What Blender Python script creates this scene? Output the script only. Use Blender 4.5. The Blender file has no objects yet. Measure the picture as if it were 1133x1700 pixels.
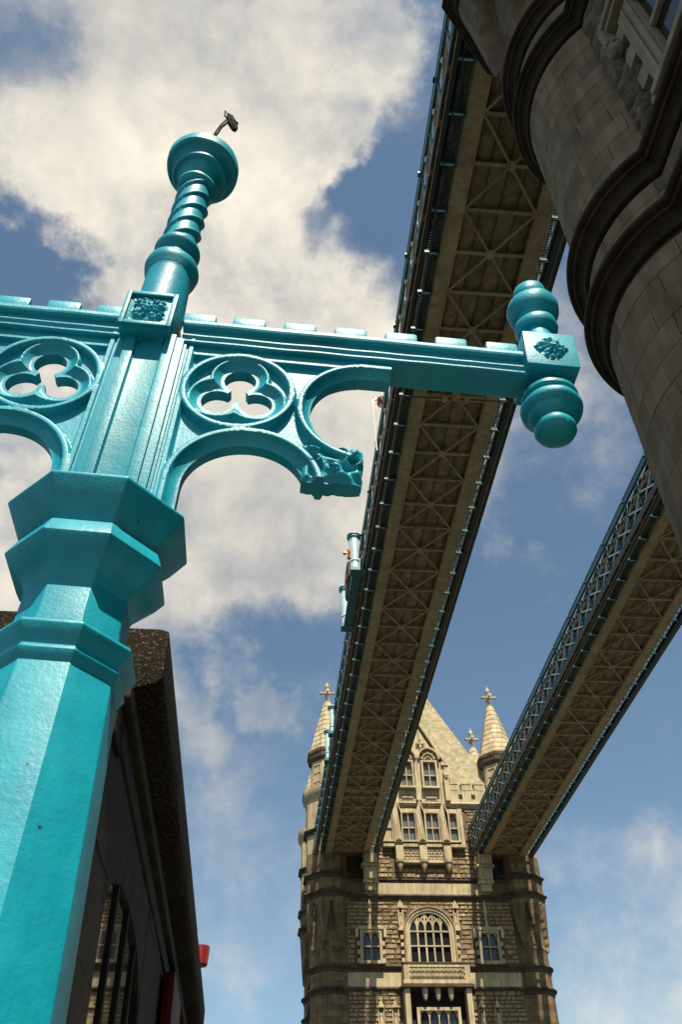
import bpy, bmesh, math, random
import numpy as np
from mathutils import Vector, Matrix, noise as mnoise
random.seed(7); rng = np.random.default_rng(7)
R = math.radians
scene = bpy.context.scene
col = scene.collection

# ------------------------------------------------------------------ camera
IW, IH, F = 1133.0, 1700.0, 1466.9
CAM = Vector((0.0, 0.0, 1.65))
AX = Vector((0.99589, -0.03927, -0.08165))      # replaced just below from the vanishing points
vz = Vector((520-566.5, -(-750-850.0), -F)).normalized()
vy = Vector((390-566.5, -(2200-850.0), -F)).normalized()
vx = vy.cross(vz).normalized(); vy = vz.cross(vx).normalized()
# rows = world axes in camera space, so matrix (world from camera) is [vx; vy; vz]
Rm = Matrix((vx, vy, vz))
cd = bpy.data.cameras.new('camera'); cam = bpy.data.objects.new('camera', cd); col.objects.link(cam)
cam.matrix_world = Matrix.Translation(CAM) @ Rm.to_4x4()
cd.sensor_fit = 'VERTICAL'; cd.sensor_height = 36.0; cd.sensor_width = 24.0
cd.lens = F/IH*36.0
cd.clip_start = 0.05; cd.clip_end = 3000
scene.camera = cam
def pdir(px, py):
    return (Rm @ Vector((px-IW/2, -(py-IH/2), -F))).normalized()

# ------------------------------------------------------------------ light
SUN_EL, SUN_AZ = R(59), R(6.5)      # azimuth measured from -Y towards +X
sund = Vector((math.sin(SUN_AZ)*math.cos(SUN_EL), -math.cos(SUN_AZ)*math.cos(SUN_EL), math.sin(SUN_EL)))
sl = bpy.data.lights.new('sun', 'SUN'); so = bpy.data.objects.new('sun', sl); col.objects.link(so)
sl.energy = 5.0; sl.angle = R(0.53); sl.color = (1.0, 0.89, 0.70)
so.rotation_euler = (-sund).to_track_quat('-Z', 'Y').to_euler()
scene.view_settings.view_transform = 'Standard'; scene.view_settings.look = 'None'
scene.view_settings.exposure = 0.85; scene.view_settings.gamma = 1.0
scene.view_settings.use_curve_mapping = False

world = bpy.data.worlds.new('World'); scene.world = world; world.use_nodes = True
def build_world():
    nt = world.node_tree; N = nt.nodes; L = nt.links; N.clear()
    out = N.new('ShaderNodeOutputWorld'); bg = N.new('ShaderNodeBackground'); L.new(bg.outputs[0], out.inputs[0])
    bg.inputs['Strength'].default_value = 0.056
    sky = N.new('ShaderNodeTexSky'); sky.sky_type = 'NISHITA'; sky.sun_disc = False
    sky.sun_elevation = SUN_EL; sky.sun_rotation = math.atan2(sund.x, sund.y)
    sky.air_density = 1.0; sky.dust_density = 0.7; sky.ozone_density = 1.0
    tint = N.new('ShaderNodeMix'); tint.data_type = 'RGBA'; tint.blend_type = 'MULTIPLY'; tint.inputs[0].default_value = 1
    L.new(sky.outputs[0], tint.inputs[6]); tint.inputs[7].default_value = SKYTINT
    tc = N.new('ShaderNodeTexCoord')
    def mth(op, a, b=None, c=None, clamp=False):
        n = N.new('ShaderNodeMath'); n.operation = op; n.use_clamp = clamp
        for i, v in enumerate((a, b, c)):
            if v is None: continue
            if isinstance(v, (int, float)): n.inputs[i].default_value = v
            else: L.new(v, n.inputs[i])
        return n.outputs[0]
    # domain warp of the direction
    def noise(scale, detail, rough, off=(0, 0, 0), dist=0.0):
        mp = N.new('ShaderNodeMapping'); mp.inputs['Location'].default_value = off
        L.new(tc.outputs['Generated'], mp.inputs[0])
        n = N.new('ShaderNodeTexNoise'); n.inputs['Scale'].default_value = scale
        n.inputs['Detail'].default_value = detail; n.inputs['Roughness'].default_value = rough
        n.inputs['Distortion'].default_value = dist
        L.new(mp.outputs[0], n.inputs['Vector']); return n
    n1 = noise(3.6, 12, 0.60, (0.35, 0.1, 0.2), 0.1)
    n2 = noise(2.2, 6, 0.5, (3.1, 1.0, 5.2), 0.1)
    n3 = noise(11, 9, 0.60, (7.3, 2.0, 1.4), 0.2)
    # where the cloud banks stand (directions in the sky, at infinity)
    blobs = CLOUDS
    acc = None
    wn = noise(5.0, 8, 0.6, (1.7, 8.0, 2.2)); 
    sub = N.new('ShaderNodeVectorMath'); sub.operation = 'SUBTRACT'; L.new(wn.outputs['Color'], sub.inputs[0]); sub.inputs[1].default_value = (.5, .5, .5)
    sc = N.new('ShaderNodeVectorMath'); sc.operation = 'SCALE'; L.new(sub.outputs[0], sc.inputs[0]); sc.inputs['Scale'].default_value = 0.30
    ad = N.new('ShaderNodeVectorMath'); ad.operation = 'ADD'; L.new(tc.outputs['Generated'], ad.inputs[0]); L.new(sc.outputs[0], ad.inputs[1])
    nrm = N.new('ShaderNodeVectorMath'); nrm.operation = 'NORMALIZE'; L.new(ad.outputs[0], nrm.inputs[0])
    for px, py, r, w in blobs:
        d = pdir(px, py) if py is not None else Vector(px).normalized()
        dp = N.new('ShaderNodeVectorMath'); dp.operation = 'DOT_PRODUCT'
        L.new(nrm.outputs[0], dp.inputs[0]); dp.inputs[1].default_value = d
        mr = N.new('ShaderNodeMapRange'); mr.interpolation_type = 'SMOOTHSTEP'
        a = r/F*1.15
        L.new(dp.outputs['Value'], mr.inputs[0])
        mr.inputs[1].default_value = math.cos(a); mr.inputs[2].default_value = math.cos(a*0.15)
        mr.inputs[3].default_value = 0; mr.inputs[4].default_value = w
        acc = mr.outputs[0] if acc is None else mth('ADD', acc, mr.outputs[0])
    acc = mth('MINIMUM', acc, 0.58)
    s = mth('MULTIPLY_ADD', mth('SUBTRACT', n1.outputs[0], 0.5), 1.5, acc)
    s = mth('MULTIPLY_ADD', mth('SUBTRACT', n3.outputs[0], 0.5), 0.75, s)
    dens = N.new('ShaderNodeMapRange'); dens.interpolation_type = 'SMOOTHSTEP'; L.new(s, dens.inputs[0])
    dens.inputs[1].default_value = -0.08; dens.inputs[2].default_value = 0.78
    dens.inputs[3].default_value = 0.0; dens.inputs[4].default_value = 0.96
    # thick cloud slightly greyer in its hollows
    t = mth('MULTIPLY_ADD', mth('SUBTRACT', n2.outputs[0], 0.5), 2.2, mth('MULTIPLY', n3.outputs[0], 0.9))
    cr = N.new('ShaderNodeMapRange'); L.new(t, cr.inputs[0]); cr.inputs[1].default_value = 0.12; cr.inputs[2].default_value = 0.85
    cc = N.new('ShaderNodeMix'); cc.data_type = 'RGBA'; L.new(cr.outputs[0], cc.inputs[0])
    cc.inputs[6].default_value = CLOUD_DARK; cc.inputs[7].default_value = CLOUD_LIGHT
    mx = N.new('ShaderNodeMix'); mx.data_type = 'RGBA'; L.new(dens.outputs[0], mx.inputs[0])
    L.new(tint.outputs[2], mx.inputs[6]); L.new(cc.outputs[2], mx.inputs[7])
    L.new(mx.outputs[2], bg.inputs[0])
SKYTINT = (1.36, 1.42, 1.30, 1)
CLOUD_LIGHT = (11.2, 10.2, 8.4, 1); CLOUD_DARK = (6.0, 5.8, 5.4, 1)
CLOUDS = [(250,120,330,.42),(430,60,300,.42),(570,160,130,.34),(600,240,60,.2),(690,60,110,.40),(330,400,260,.40),(150,400,150,.34),
          (450,720,360,.55),(250,900,240,.42),(480,900,200,.42),(60,780,260,.45),(30,960,170,.4),(120,620,160,.2),(590,640,130,.2),
          (300,1160,90,.30),(440,1165,50,.30),(350,1260,80,.12),(870,950,90,.30),(430,1570,160,.16),(1050,1550,200,.14),(600,1000,120,.14),(1000,620,90,.12),(610,480,90,.16),
          (20,70,70,-.22),(15,440,110,-.5),(120,510,150,-.45),(660,330,90,-.24),(640,400,120,-.2),(700,480,100,-.2),(1000,1000,260,-.18),(520,420,60,-.15),
          ((-.7,-.4,.5),None,500,.3),((.6,-.5,.6),None,400,.25),((-.8,.5,.3),None,400,.3),((.9,.3,.35),None,350,.3)]
build_world()

# ------------------------------------------------------------------ materials
M = {}
def mat(name, color, rough=0.6, metal=0.0, spec=0.5, coat=0.0, vary=None, vscale=3.0, bump=None, objvar=0.0, brick=None, coat_rough=0.15, streak=0.0, specks=None):
    """vary: list of (pos,color) for a noise ramp; bump: list of (scale, strength, distance)"""
    m = bpy.data.materials.new(name); m.use_nodes = True
    nt = m.node_tree; N = nt.nodes; L = nt.links
    b = N['Principled BSDF']
    b.inputs['Roughness'].default_value = rough; b.inputs['Metallic'].default_value = metal
    b.inputs['Specular IOR Level'].default_value = spec
    if coat: b.inputs['Coat Weight'].default_value = coat; b.inputs['Coat Roughness'].default_value = coat_rough
    tc = N.new('ShaderNodeTexCoord'); vec = tc.outputs['Object']
    c = None
    if vary:
        n = N.new('ShaderNodeTexNoise'); n.inputs['Scale'].default_value = vscale; n.inputs['Detail'].default_value = 8
        n.inputs['Roughness'].default_value = 0.6; L.new(vec, n.inputs['Vector'])
        if objvar:
            oi = N.new('ShaderNodeObjectInfo'); a = N.new('ShaderNodeVectorMath'); a.operation = 'MULTIPLY_ADD'
            L.new(oi.outputs['Random'], a.inputs[0]); a.inputs[1].default_value = (37, 19, 53); L.new(vec, a.inputs[2]); L.new(a.outputs[0], n.inputs['Vector'])
        r = N.new('ShaderNodeValToRGB'); e = r.color_ramp.elements
        e[0].position, e[0].color = vary[0][0], (*vary[0][1], 1)
        e[1].position, e[1].color = vary[-1][0], (*vary[-1][1], 1)
        for p, q in vary[1:-1]:
            k = e.new(p); k.color = (*q, 1)
        L.new(n.outputs[0], r.inputs[0]); c = r.outputs[0]
    if brick:
        bw, bh, mortar = brick
        bt = N.new('ShaderNodeTexBrick'); bt.inputs['Scale'].default_value = 1; bt.inputs['Brick Width'].default_value = bw
        bt.inputs['Row Height'].default_value = bh; bt.inputs['Mortar Size'].default_value = 0.012; bt.inputs['Mortar Smooth'].default_value = 0.3
        bt.inputs['Bias'].default_value = 0
        bt.inputs['Color1'].default_value = (1.12, 1.1, 1.06, 1); bt.inputs['Color2'].default_value = (0.72, 0.70, 0.68, 1); bt.inputs['Mortar'].default_value = (*mortar, 1)
        L.new(tc.outputs['UV'], bt.inputs['Vector'])
        mm = N.new('ShaderNodeMix'); mm.data_type = 'RGBA'; mm.blend_type = 'MULTIPLY'; mm.inputs[0].default_value = 1
        if c is not None: L.new(c, mm.inputs[6])
        else: mm.inputs[6].default_value = (*color, 1)
        L.new(bt.outputs['Color'], mm.inputs[7]); c = mm.outputs[2]
    if objvar:
        oi = N.new('ShaderNodeObjectInfo'); h = N.new('ShaderNodeMapRange'); L.new(oi.outputs['Random'], h.inputs[0])
        h.inputs[3].default_value = 1-objvar; h.inputs[4].default_value = 1+objvar
        mm = N.new('ShaderNodeVectorMath'); mm.operation = 'SCALE'
        if c is not None: L.new(c, mm.inputs[0])
        else: mm.inputs[0].default_value = color
        L.new(h.outputs[0], mm.inputs['Scale']); c = mm.outputs[0]
    def asvec():
        if c is not None: return c
        q = N.new('ShaderNodeRGB'); q.outputs[0].default_value = (*color, 1); return q.outputs[0]
    if streak:      # rain streaks and soot: noise stretched down the face
        mp = N.new('ShaderNodeMapping'); mp.inputs['Scale'].default_value = (2.6, 2.6, 0.22); L.new(vec, mp.inputs[0])
        n = N.new('ShaderNodeTexNoise'); n.inputs['Scale'].default_value = 1.3; n.inputs['Detail'].default_value = 7; n.inputs['Roughness'].default_value = 0.65; L.new(mp.outputs[0], n.inputs['Vector'])
        if objvar:
            g_ = N.new('ShaderNodeNewGeometry'); L.new(g_.outputs['Position'], mp.inputs[0])
        r = N.new('ShaderNodeMapRange'); L.new(n.outputs[0], r.inputs[0]); r.inputs[1].default_value = .38; r.inputs[2].default_value = .62
        r.inputs[3].default_value = 1-streak; r.inputs[4].default_value = 1+streak*.35
        q = N.new('ShaderNodeVectorMath'); q.operation = 'SCALE'; L.new(asvec(), q.inputs[0]); L.new(r.outputs[0], q.inputs['Scale']); c = q.outputs[0]
    if specks:      # small chips where the paint is off
        n = N.new('ShaderNodeTexNoise'); n.inputs['Scale'].default_value = 38; n.inputs['Detail'].default_value = 2; L.new(vec, n.inputs['Vector'])
        n2 = N.new('ShaderNodeTexNoise'); n2.inputs['Scale'].default_value = 4.5; n2.inputs['Detail'].default_value = 4; L.new(vec, n2.inputs['Vector'])
        m1 = N.new('ShaderNodeMath'); m1.operation = 'MULTIPLY_ADD'; L.new(n2.outputs[0], m1.inputs[0]); m1.inputs[1].default_value = .55; L.new(n.outputs[0], m1.inputs[2])
        r = N.new('ShaderNodeMapRange'); L.new(m1.outputs[0], r.inputs[0]); r.inputs[1].default_value = 1.06; r.inputs[2].default_value = 1.08
        q = N.new('ShaderNodeMix'); q.data_type = 'RGBA'; L.new(r.outputs[0], q.inputs[0]); L.new(asvec(), q.inputs[6]); q.inputs[7].default_value = (*specks, 1); c = q.outputs[2]
    if c is not None: L.new(c, b.inputs['Base Color'])
    else: b.inputs['Base Color'].default_value = (*color, 1)
    if bump:
        prev = None
        for s, st, dist in bump:
            n = N.new('ShaderNodeTexNoise'); n.inputs['Scale'].default_value = s; n.inputs['Detail'].default_value = 5; L.new(vec, n.inputs['Vector'])
            bp = N.new('ShaderNodeBump'); bp.inputs['Strength'].default_value = st; bp.inputs['Distance'].default_value = dist
            L.new(n.outputs[0], bp.inputs['Height'])
            if prev: L.new(prev, bp.inputs['Normal'])
            prev = bp.outputs[0]
        L.new(prev, b.inputs['Normal'])
    M[name] = m; return m
mat('teal_paint', (0.03,0.27,0.31), rough=0.45, spec=0.36, streak=0.16, specks=(0.02,0.045,0.05), vscale=5,
    vary=[(0.2,(0.001,0.190,0.270)),(0.5,(0.003,0.25,0.345)),(0.8,(0.010,0.30,0.39))],
    bump=[(320,0.30,0.0016),(70,0.30,0.004),(9,0.25,0.012)])
mat('teal_steel', (0.012,0.12,0.15), rough=0.45, vary=[(0.3,(0.008,0.09,0.11)),(0.7,(0.015,0.14,0.17))], vscale=1.5)
mat('dark_steel', (0.02,0.035,0.035), rough=0.5, vary=[(0.3,(0.015,0.026,0.026)),(0.7,(0.03,0.045,0.04))], vscale=1.2)
mat('pale_blue_paint', (0.42,0.62,0.66), rough=0.4, vary=[(0.3,(0.36,0.56,0.60)),(0.7,(0.50,0.70,0.72))], vscale=2)
mat('white_paint', (0.72,0.72,0.66), rough=0.45)
mat('soffit_paint', (0.3,0.22,0.12), streak=0.22, spec=0.12, rough=0.6, vary=[(0.25,(0.28,0.21,0.12)),(0.55,(0.38,0.295,0.18)),(0.8,(0.44,0.35,0.22))], vscale=1.1, objvar=0.10, bump=[(9,0.2,0.02)])
mat('soffit_plate', (0.22,0.17,0.10), streak=0.3, spec=0.12, rough=0.7, vary=[(0.25,(0.18,0.135,0.078)),(0.6,(0.28,0.215,0.13)),(0.85,(0.35,0.275,0.18))], vscale=1.3, objvar=0.15)
mat('rust', (0.30,0.09,0.02), rough=0.85, vary=[(0.3,(0.16,0.05,0.02)),(0.7,(0.42,0.15,0.04))], vscale=6)
mat('netting', (0.05,0.07,0.065), rough=0.7)
mat('plastic_sheet', (0.30,0.30,0.28), rough=0.35, vary=[(0.4,(0.07,0.07,0.065)),(0.62,(0.16,0.16,0.15)),(0.75,(0.5,0.5,0.46))], vscale=7)
ST = [(0.2,(0.27,0.215,0.135)),(0.5,(0.41,0.34,0.22)),(0.8,(0.49,0.415,0.285))]
mat('pale_stone', (0.5,0.43,0.3), streak=0.3, spec=0.12, rough=0.85, vary=ST, vscale=0.9, bump=[(8,0.3,0.03)], objvar=0.06)
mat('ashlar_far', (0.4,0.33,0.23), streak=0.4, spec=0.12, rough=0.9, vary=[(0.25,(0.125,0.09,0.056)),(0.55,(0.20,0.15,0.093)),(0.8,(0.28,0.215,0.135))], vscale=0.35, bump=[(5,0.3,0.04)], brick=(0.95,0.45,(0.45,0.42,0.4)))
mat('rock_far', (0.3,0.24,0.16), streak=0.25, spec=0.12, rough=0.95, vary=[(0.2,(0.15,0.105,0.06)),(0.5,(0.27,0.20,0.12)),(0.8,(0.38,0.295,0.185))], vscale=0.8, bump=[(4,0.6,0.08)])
mat('joint', (0.035,0.027,0.018), rough=1.0)
mat('joint_far', (0.11,0.082,0.05), rough=1.0)
mat('dark_string', (0.10,0.08,0.055), spec=0.12, rough=0.9, vary=[(0.3,(0.04,0.032,0.024)),(0.7,(0.11,0.086,0.06))], vscale=1.2, bump=[(7,0.4,0.03)])
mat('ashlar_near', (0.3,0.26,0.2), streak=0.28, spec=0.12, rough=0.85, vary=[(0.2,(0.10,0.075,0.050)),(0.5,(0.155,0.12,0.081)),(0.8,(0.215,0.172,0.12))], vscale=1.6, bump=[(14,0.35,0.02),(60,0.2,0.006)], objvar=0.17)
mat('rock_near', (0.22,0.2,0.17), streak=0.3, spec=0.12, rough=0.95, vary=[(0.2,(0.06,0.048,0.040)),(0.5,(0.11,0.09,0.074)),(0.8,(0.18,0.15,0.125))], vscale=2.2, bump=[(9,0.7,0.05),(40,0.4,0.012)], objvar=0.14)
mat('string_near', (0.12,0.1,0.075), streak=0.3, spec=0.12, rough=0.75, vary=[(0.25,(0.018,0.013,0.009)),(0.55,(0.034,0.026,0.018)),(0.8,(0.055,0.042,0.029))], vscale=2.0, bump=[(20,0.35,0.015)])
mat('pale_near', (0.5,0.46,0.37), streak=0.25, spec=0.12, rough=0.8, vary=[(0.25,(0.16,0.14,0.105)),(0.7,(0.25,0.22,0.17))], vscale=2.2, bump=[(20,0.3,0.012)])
mat('roof_slate', (0.42,0.38,0.26), streak=0.18, spec=0.12, rough=0.8, vary=[(0.25,(0.28,0.25,0.165)),(0.6,(0.335,0.30,0.205)),(0.85,(0.37,0.34,0.24))], vscale=0.8, brick=(0.45,0.28,(0.6,0.6,0.55)))
mat('granite', (0.16,0.135,0.10), spec=0.12, rough=0.9, vary=[(0.42,(0.007,0.0055,0.004)),(0.56,(0.018,0.014,0.009)),(0.70,(0.13,0.105,0.06))], vscale=55, bump=[(40,0.6,0.012)])
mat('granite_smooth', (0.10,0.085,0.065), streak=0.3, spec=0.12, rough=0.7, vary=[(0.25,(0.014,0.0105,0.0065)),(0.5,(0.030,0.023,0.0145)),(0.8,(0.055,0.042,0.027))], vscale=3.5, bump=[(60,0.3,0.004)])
mat('glass_dark', (0.012,0.014,0.016), rough=0.08, spec=0.5)
mat('glass_mirror', (0.02,0.02,0.02), rough=0.03, spec=1.0)
M['glass_mirror'].node_tree.nodes['Principled BSDF'].inputs['IOR'].default_value = 2.6
mat('glass_far', (0.085,0.085,0.075), rough=0.3, spec=0.5)
mat('interior_dark', (0.01,0.009,0.008), rough=0.9)  # also colours flat panels that paint the shade of recesses
mat('black_rubber', (0.006,0.005,0.006), rough=0.85, spec=0.15)
mat('gold', (0.75,0.33,0.05), rough=0.4, metal=0.3)
mat('red_paint', (0.20,0.012,0.010), rough=0.35, spec=0.5)
mat('shaded_red_paint', (0.10,0.006,0.008), rough=0.5, spec=0.2)  # darker copy of red_paint: the shade on the box is put into its colour
mat('flag_cloth', (0.75,0.73,0.70), rough=0.9)
mat('asphalt', (0.05,0.05,0.052), rough=0.9, vary=[(0.3,(0.04,0.04,0.042)),(0.7,(0.065,0.063,0.06))], vscale=30)
mat('paving', (0.26,0.24,0.20), rough=0.85, vary=[(0.3,(0.11,0.10,0.085)),(0.7,(0.16,0.145,0.125))], vscale=2)
mat('water', (0.03,0.04,0.035), rough=0.12, spec=0.6, bump=[(0.6,0.8,0.4)])

# ------------------------------------------------------------------ helpers
class MB:
    def __init__(s): s.v = []; s.f = []; s.mi = []; s.uv = []
    def add(s, verts, faces, mi=0, uvs=None):
        o = len(s.v); s.v += [tuple(p) for p in verts]
        s.f += [tuple(i+o for i in f) for f in faces]; s.mi += [mi]*len(faces)
        return s
    def box(s, x0, x1, y0, y1, z0, z1, mi=0):
        x0, x1 = sorted((x0, x1)); y0, y1 = sorted((y0, y1)); z0, z1 = sorted((z0, z1))
        v = [(x0,y0,z0),(x1,y0,z0),(x1,y1,z0),(x0,y1,z0),(x0,y0,z1),(x1,y0,z1),(x1,y1,z1),(x0,y1,z1)]
        return s.add(v, [(0,3,2,1),(4,5,6,7),(0,1,5,4),(1,2,6,5),(2,3,7,6),(3,0,4,7)], mi)
    def bar(s, a, b, w, h, up=(0,0,1), mi=0):
        a = Vector(a); b = Vector(b); d = (b-a).normalized(); u = Vector(up)
        r = d.cross(u).normalized(); u = r.cross(d).normalized(); r *= w/2; u *= h/2
        v = [a-r-u, a+r-u, a+r+u, a-r+u, b-r-u, b+r-u, b+r+u, b-r+u]
        return s.add(v, [(0,1,2,3),(7,6,5,4),(0,4,5,1),(1,5,6,2),(2,6,7,3),(3,7,4,0)], mi)
    def tube(s, pts, r, n=10, mi=0, caps=True):
        pts = [Vector(p) for p in pts]; rs = r if isinstance(r, (list, tuple)) else [r]*len(pts)
        rings = []; prev = None
        for i, p in enumerate(pts):
            d = (pts[min(i+1, len(pts)-1)]-pts[max(i-1, 0)]).normalized()
            u = (Vector((0,0,1)) if abs(d.z) < .9 else Vector((1,0,0))) if prev is None else prev
            a = d.cross(u).normalized(); bb = a.cross(d).normalized(); prev = bb
            rings.append([p+(a*math.cos(2*math.pi*k/n)+bb*math.sin(2*math.pi*k/n))*rs[i] for k in range(n)])
        v = [q for rg in rings for q in rg]; f = []
        for i in range(len(pts)-1):
            for k in range(n): f.append((i*n+k, i*n+(k+1)%n, (i+1)*n+(k+1)%n, (i+1)*n+k))
        if caps: f += [tuple(range(n))[::-1], tuple(range((len(pts)-1)*n, len(pts)*n))]
        return s.add(v, f, mi)
    def lathe(s, prof, n=32, cx=0, cy=0, phase=0.0, mi=0, a0=0, a1=2*math.pi, rf=None, caps=True):
        full = abs(a1-a0-2*math.pi) < 1e-6; m = n if full else n+1
        v = []
        for (r, z) in prof:
            for k in range(m):
                t = a0+(a1-a0)*k/n+phase
                rr = rf(r, z, t) if rf else r
                v.append((cx+rr*math.cos(t), cy+rr*math.sin(t), z))
        f = []
        for i in range(len(prof)-1):
            for k in range(n):
                k2 = (k+1) % m
                f.append((i*m+k, i*m+k2, (i+1)*m+k2, (i+1)*m+k))
        if caps and full: f += [tuple(range(m))[::-1], tuple(range((len(prof)-1)*m, len(prof)*m))]
        return s.add(v, f, mi)
    def prism(s, poly, d0, d1, plane='xz', mi=0):
        """extrude a convex or simple polygon given in plane coords between depths d0,d1"""
        n = len(poly)
        P = {'xz': lambda a, b, d: (a, d, b), 'yz': lambda a, b, d: (d, a, b), 'xy': lambda a, b, d: (a, b, d)}[plane]
        v = [P(a, b, d0) for a, b in poly]+[P(a, b, d1) for a, b in poly]
        f = [tuple(range(n)), tuple(range(2*n-1, n-1, -1))]+[(i, i+n, (i+1) % n+n, (i+1) % n) for i in range(n)]
        return s.add(v, f, mi)
    def sweep(s, prof, path, mi=0, closed=False):
        """prof: (out, z) points; path: (x,y) with outward normals to the RIGHT of travel"""
        m = len(prof); P = [Vector((p[0], p[1])) for p in path]; n = len(P); v = []
        for i, p in enumerate(P):
            a = (P[i]-P[i-1]).normalized() if (i > 0 or closed) else None
            b = (P[(i+1) % n]-P[i]).normalized() if (i < n-1 or closed) else None
            na = Vector((a.y, -a.x)) if a else None; nb = Vector((b.y, -b.x)) if b else None
            if na and nb:
                q = (na+nb).normalized(); q = q/max(.35, q.dot(na))
            else: q = na or nb
            for (o, z) in prof: v.append((p.x+q.x*o, p.y+q.y*o, z))
        f = []
        for i in range(n-1 if not closed else n):
            j = (i+1) % n
            for k in range(m): f.append((i*m+k, i*m+(k+1) % m, j*m+(k+1) % m, j*m+k))
        if not closed: f += [tuple(range(m))[::-1], tuple(range((n-1)*m, n*m))]
        return s.add(v, f, mi)
    def mesh(s, name, mats, smooth=False, bevel=0.0):
        me = bpy.data.meshes.new(name); me.from_pydata(s.v, [], s.f)
        if isinstance(mats, str): mats = [mats]
        for k in mats: me.materials.append(M[k])
        if len(mats) > 1: me.polygons.foreach_set('material_index', s.mi)
        me.update()
        bm = bmesh.new(); bm.from_mesh(me); bmesh.ops.recalc_face_normals(bm, faces=bm.faces)
        if bevel: 
            bmesh.ops.bevel(bm, geom=[e for e in bm.edges if len(e.link_faces) == 2 and e.calc_face_angle(0) > .5], offset=bevel, segments=2, affect='EDGES', profile=.6, clamp_overlap=True)
        bm.to_mesh(me); bm.free()
        if smooth is not False:
            me.polygons.foreach_set('use_smooth', [True]*len(me.polygons))
            me.set_sharp_from_angle(angle=R(smooth if smooth is not True else 40))
        return me
    def build(s, name, mats, parent=None, smooth=False, bevel=0.0, loc=(0,0,0)):
        return link(name, s.mesh(name, mats, smooth, bevel), parent, loc)
def link(name, me, parent=None, loc=(0,0,0), rot=(0,0,0), scale=None):
    o = bpy.data.objects.new(name, me); col.objects.link(o); o.location = loc; o.rotation_euler = rot
    if scale: o.scale = scale
    if parent is not None: o.parent = parent
    return o
def tag(o, label=None, cat=None, group=None, kind=None):
    if label: o['label'] = label
    if cat: o['category'] = cat
    if group: o['group'] = group
    if kind: o['kind'] = kind
    return o
def empty(name, label=None, cat=None, loc=(0,0,0), rot=(0,0,0), group=None, parent=None):
    o = bpy.data.objects.new(name, None); col.objects.link(o); o.location = loc; o.rotation_euler = rot; o.empty_display_size = 0.2
    if parent is not None: o.parent = parent
    return tag(o, label, cat, group)
def add_uv(me, fn):
    uv = me.uv_layers.new(name='UV'); 
    for p in me.polygons:
        us = [fn(me.vertices[me.loops[li].vertex_index].co, p.normal) for li in p.loop_indices]
        for li, q in zip(p.loop_indices, us): uv.data[li].uv = q

# ================================================================== SETTING
g = MB(); g.add([(-1500,-1500,-9),(1500,-1500,-9),(1500,1500,-9),(-1500,1500,-9)], [(0,1,2,3)])
tag(g.build('river_water', 'water'), kind='structure')
g = MB(); g.box(-3.2, 34.5, -60, 8.6, -8.9, -0.15); tag(g.build('bridge_pier', 'granite_smooth'), kind='structure')
g = MB(); g.box(-3.2, 34.5, 81.2, 101, -8.9, -0.15); tag(g.build('far_bridge_pier', 'granite_smooth'), kind='structure')
g = MB(); g.box(9.6, 22, -60, 160, -0.145, 0.0); tag(g.build('road', 'asphalt'), kind='structure')
g = MB(); g.box(-3.2, 9.6, -60, 20, -0.14, 0.13); g.box(22, 34.5, -60, 8.6, -0.14, 0.13); g.box(6.0, 9.6, 20, 160, -0.14, 0.13); g.box(22, 25.6, 8.6, 160, -0.14, 0.13)
tag(g.build('pavement', 'paving'), kind='structure')

# ================================================================== LAMP POST
lean = R(3.3); LX = -0.57-4.9*math.sin(lean); LY = 2.47
lamp = empty('lamp_post', 'turquoise cast iron lamp standard with pierced trefoil arms, leaning close to the viewer', 'lamp post', (LX, LY, 0.13-0.13+0.0), (0, lean, 0))
U0 = 0.025
def oc(a, z): return (a/math.cos(R(22.5)), z)
prof = [oc(.36,.14),oc(.36,.42),oc(.33,.46),oc(.31,.62),oc(.285,.70),oc(.285,1.0),oc(.262,1.75),oc(.243,2.2),oc(.187,3.12)]
g = MB(); g.lathe(prof, 8, U0, 0, R(22.5)); g.build('column_shaft', 'teal_paint', lamp, bevel=0.008, smooth=25)
prof = [oc(.180,3.105),oc(.186,3.115),oc(.199,3.135),oc(.206,3.150),oc(.196,3.156),oc(.194,3.172),oc(.200,3.182),oc(.216,3.205),oc(.226,3.228),oc(.224,3.238),oc(.17,3.252)]
g = MB(); g.lathe(prof, 8, U0, 0, R(22.5)); g.build('neck_ring', 'teal_paint', lamp, bevel=0.003, smooth=25)
prof = [oc(.182,3.24),oc(.17,3.31),oc(.168,3.50)]
g = MB(); g.lathe(prof, 8, U0, 0, R(22.5)); g.build('column_neck', 'teal_paint', lamp, bevel=0.006, smooth=25)
prof = [oc(.16,3.42),oc(.170,3.432),oc(.178,3.455),oc(.192,3.478),oc(.214,3.500),oc(.236,3.520),oc(.262,3.562),oc(.260,3.570),oc(.238,3.628),oc(.17,3.635)]
g = MB(); g.lathe(prof, 8, U0, 0, R(22.5)); g.build('lower_collar', 'teal_paint', lamp, bevel=0.004, smooth=25)
prof = [oc(.19,3.56),oc(.198,3.60),oc(.208,3.625),oc(.232,3.650),oc(.262,3.690),oc(.308,3.772),oc(.306,3.782),oc(.296,3.790),oc(.1,3.80)]
g = MB(); g.lathe(prof, 8, U0, 0, R(22.5)); g.build('upper_collar', 'teal_paint', lamp, bevel=0.006, smooth=25)

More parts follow.
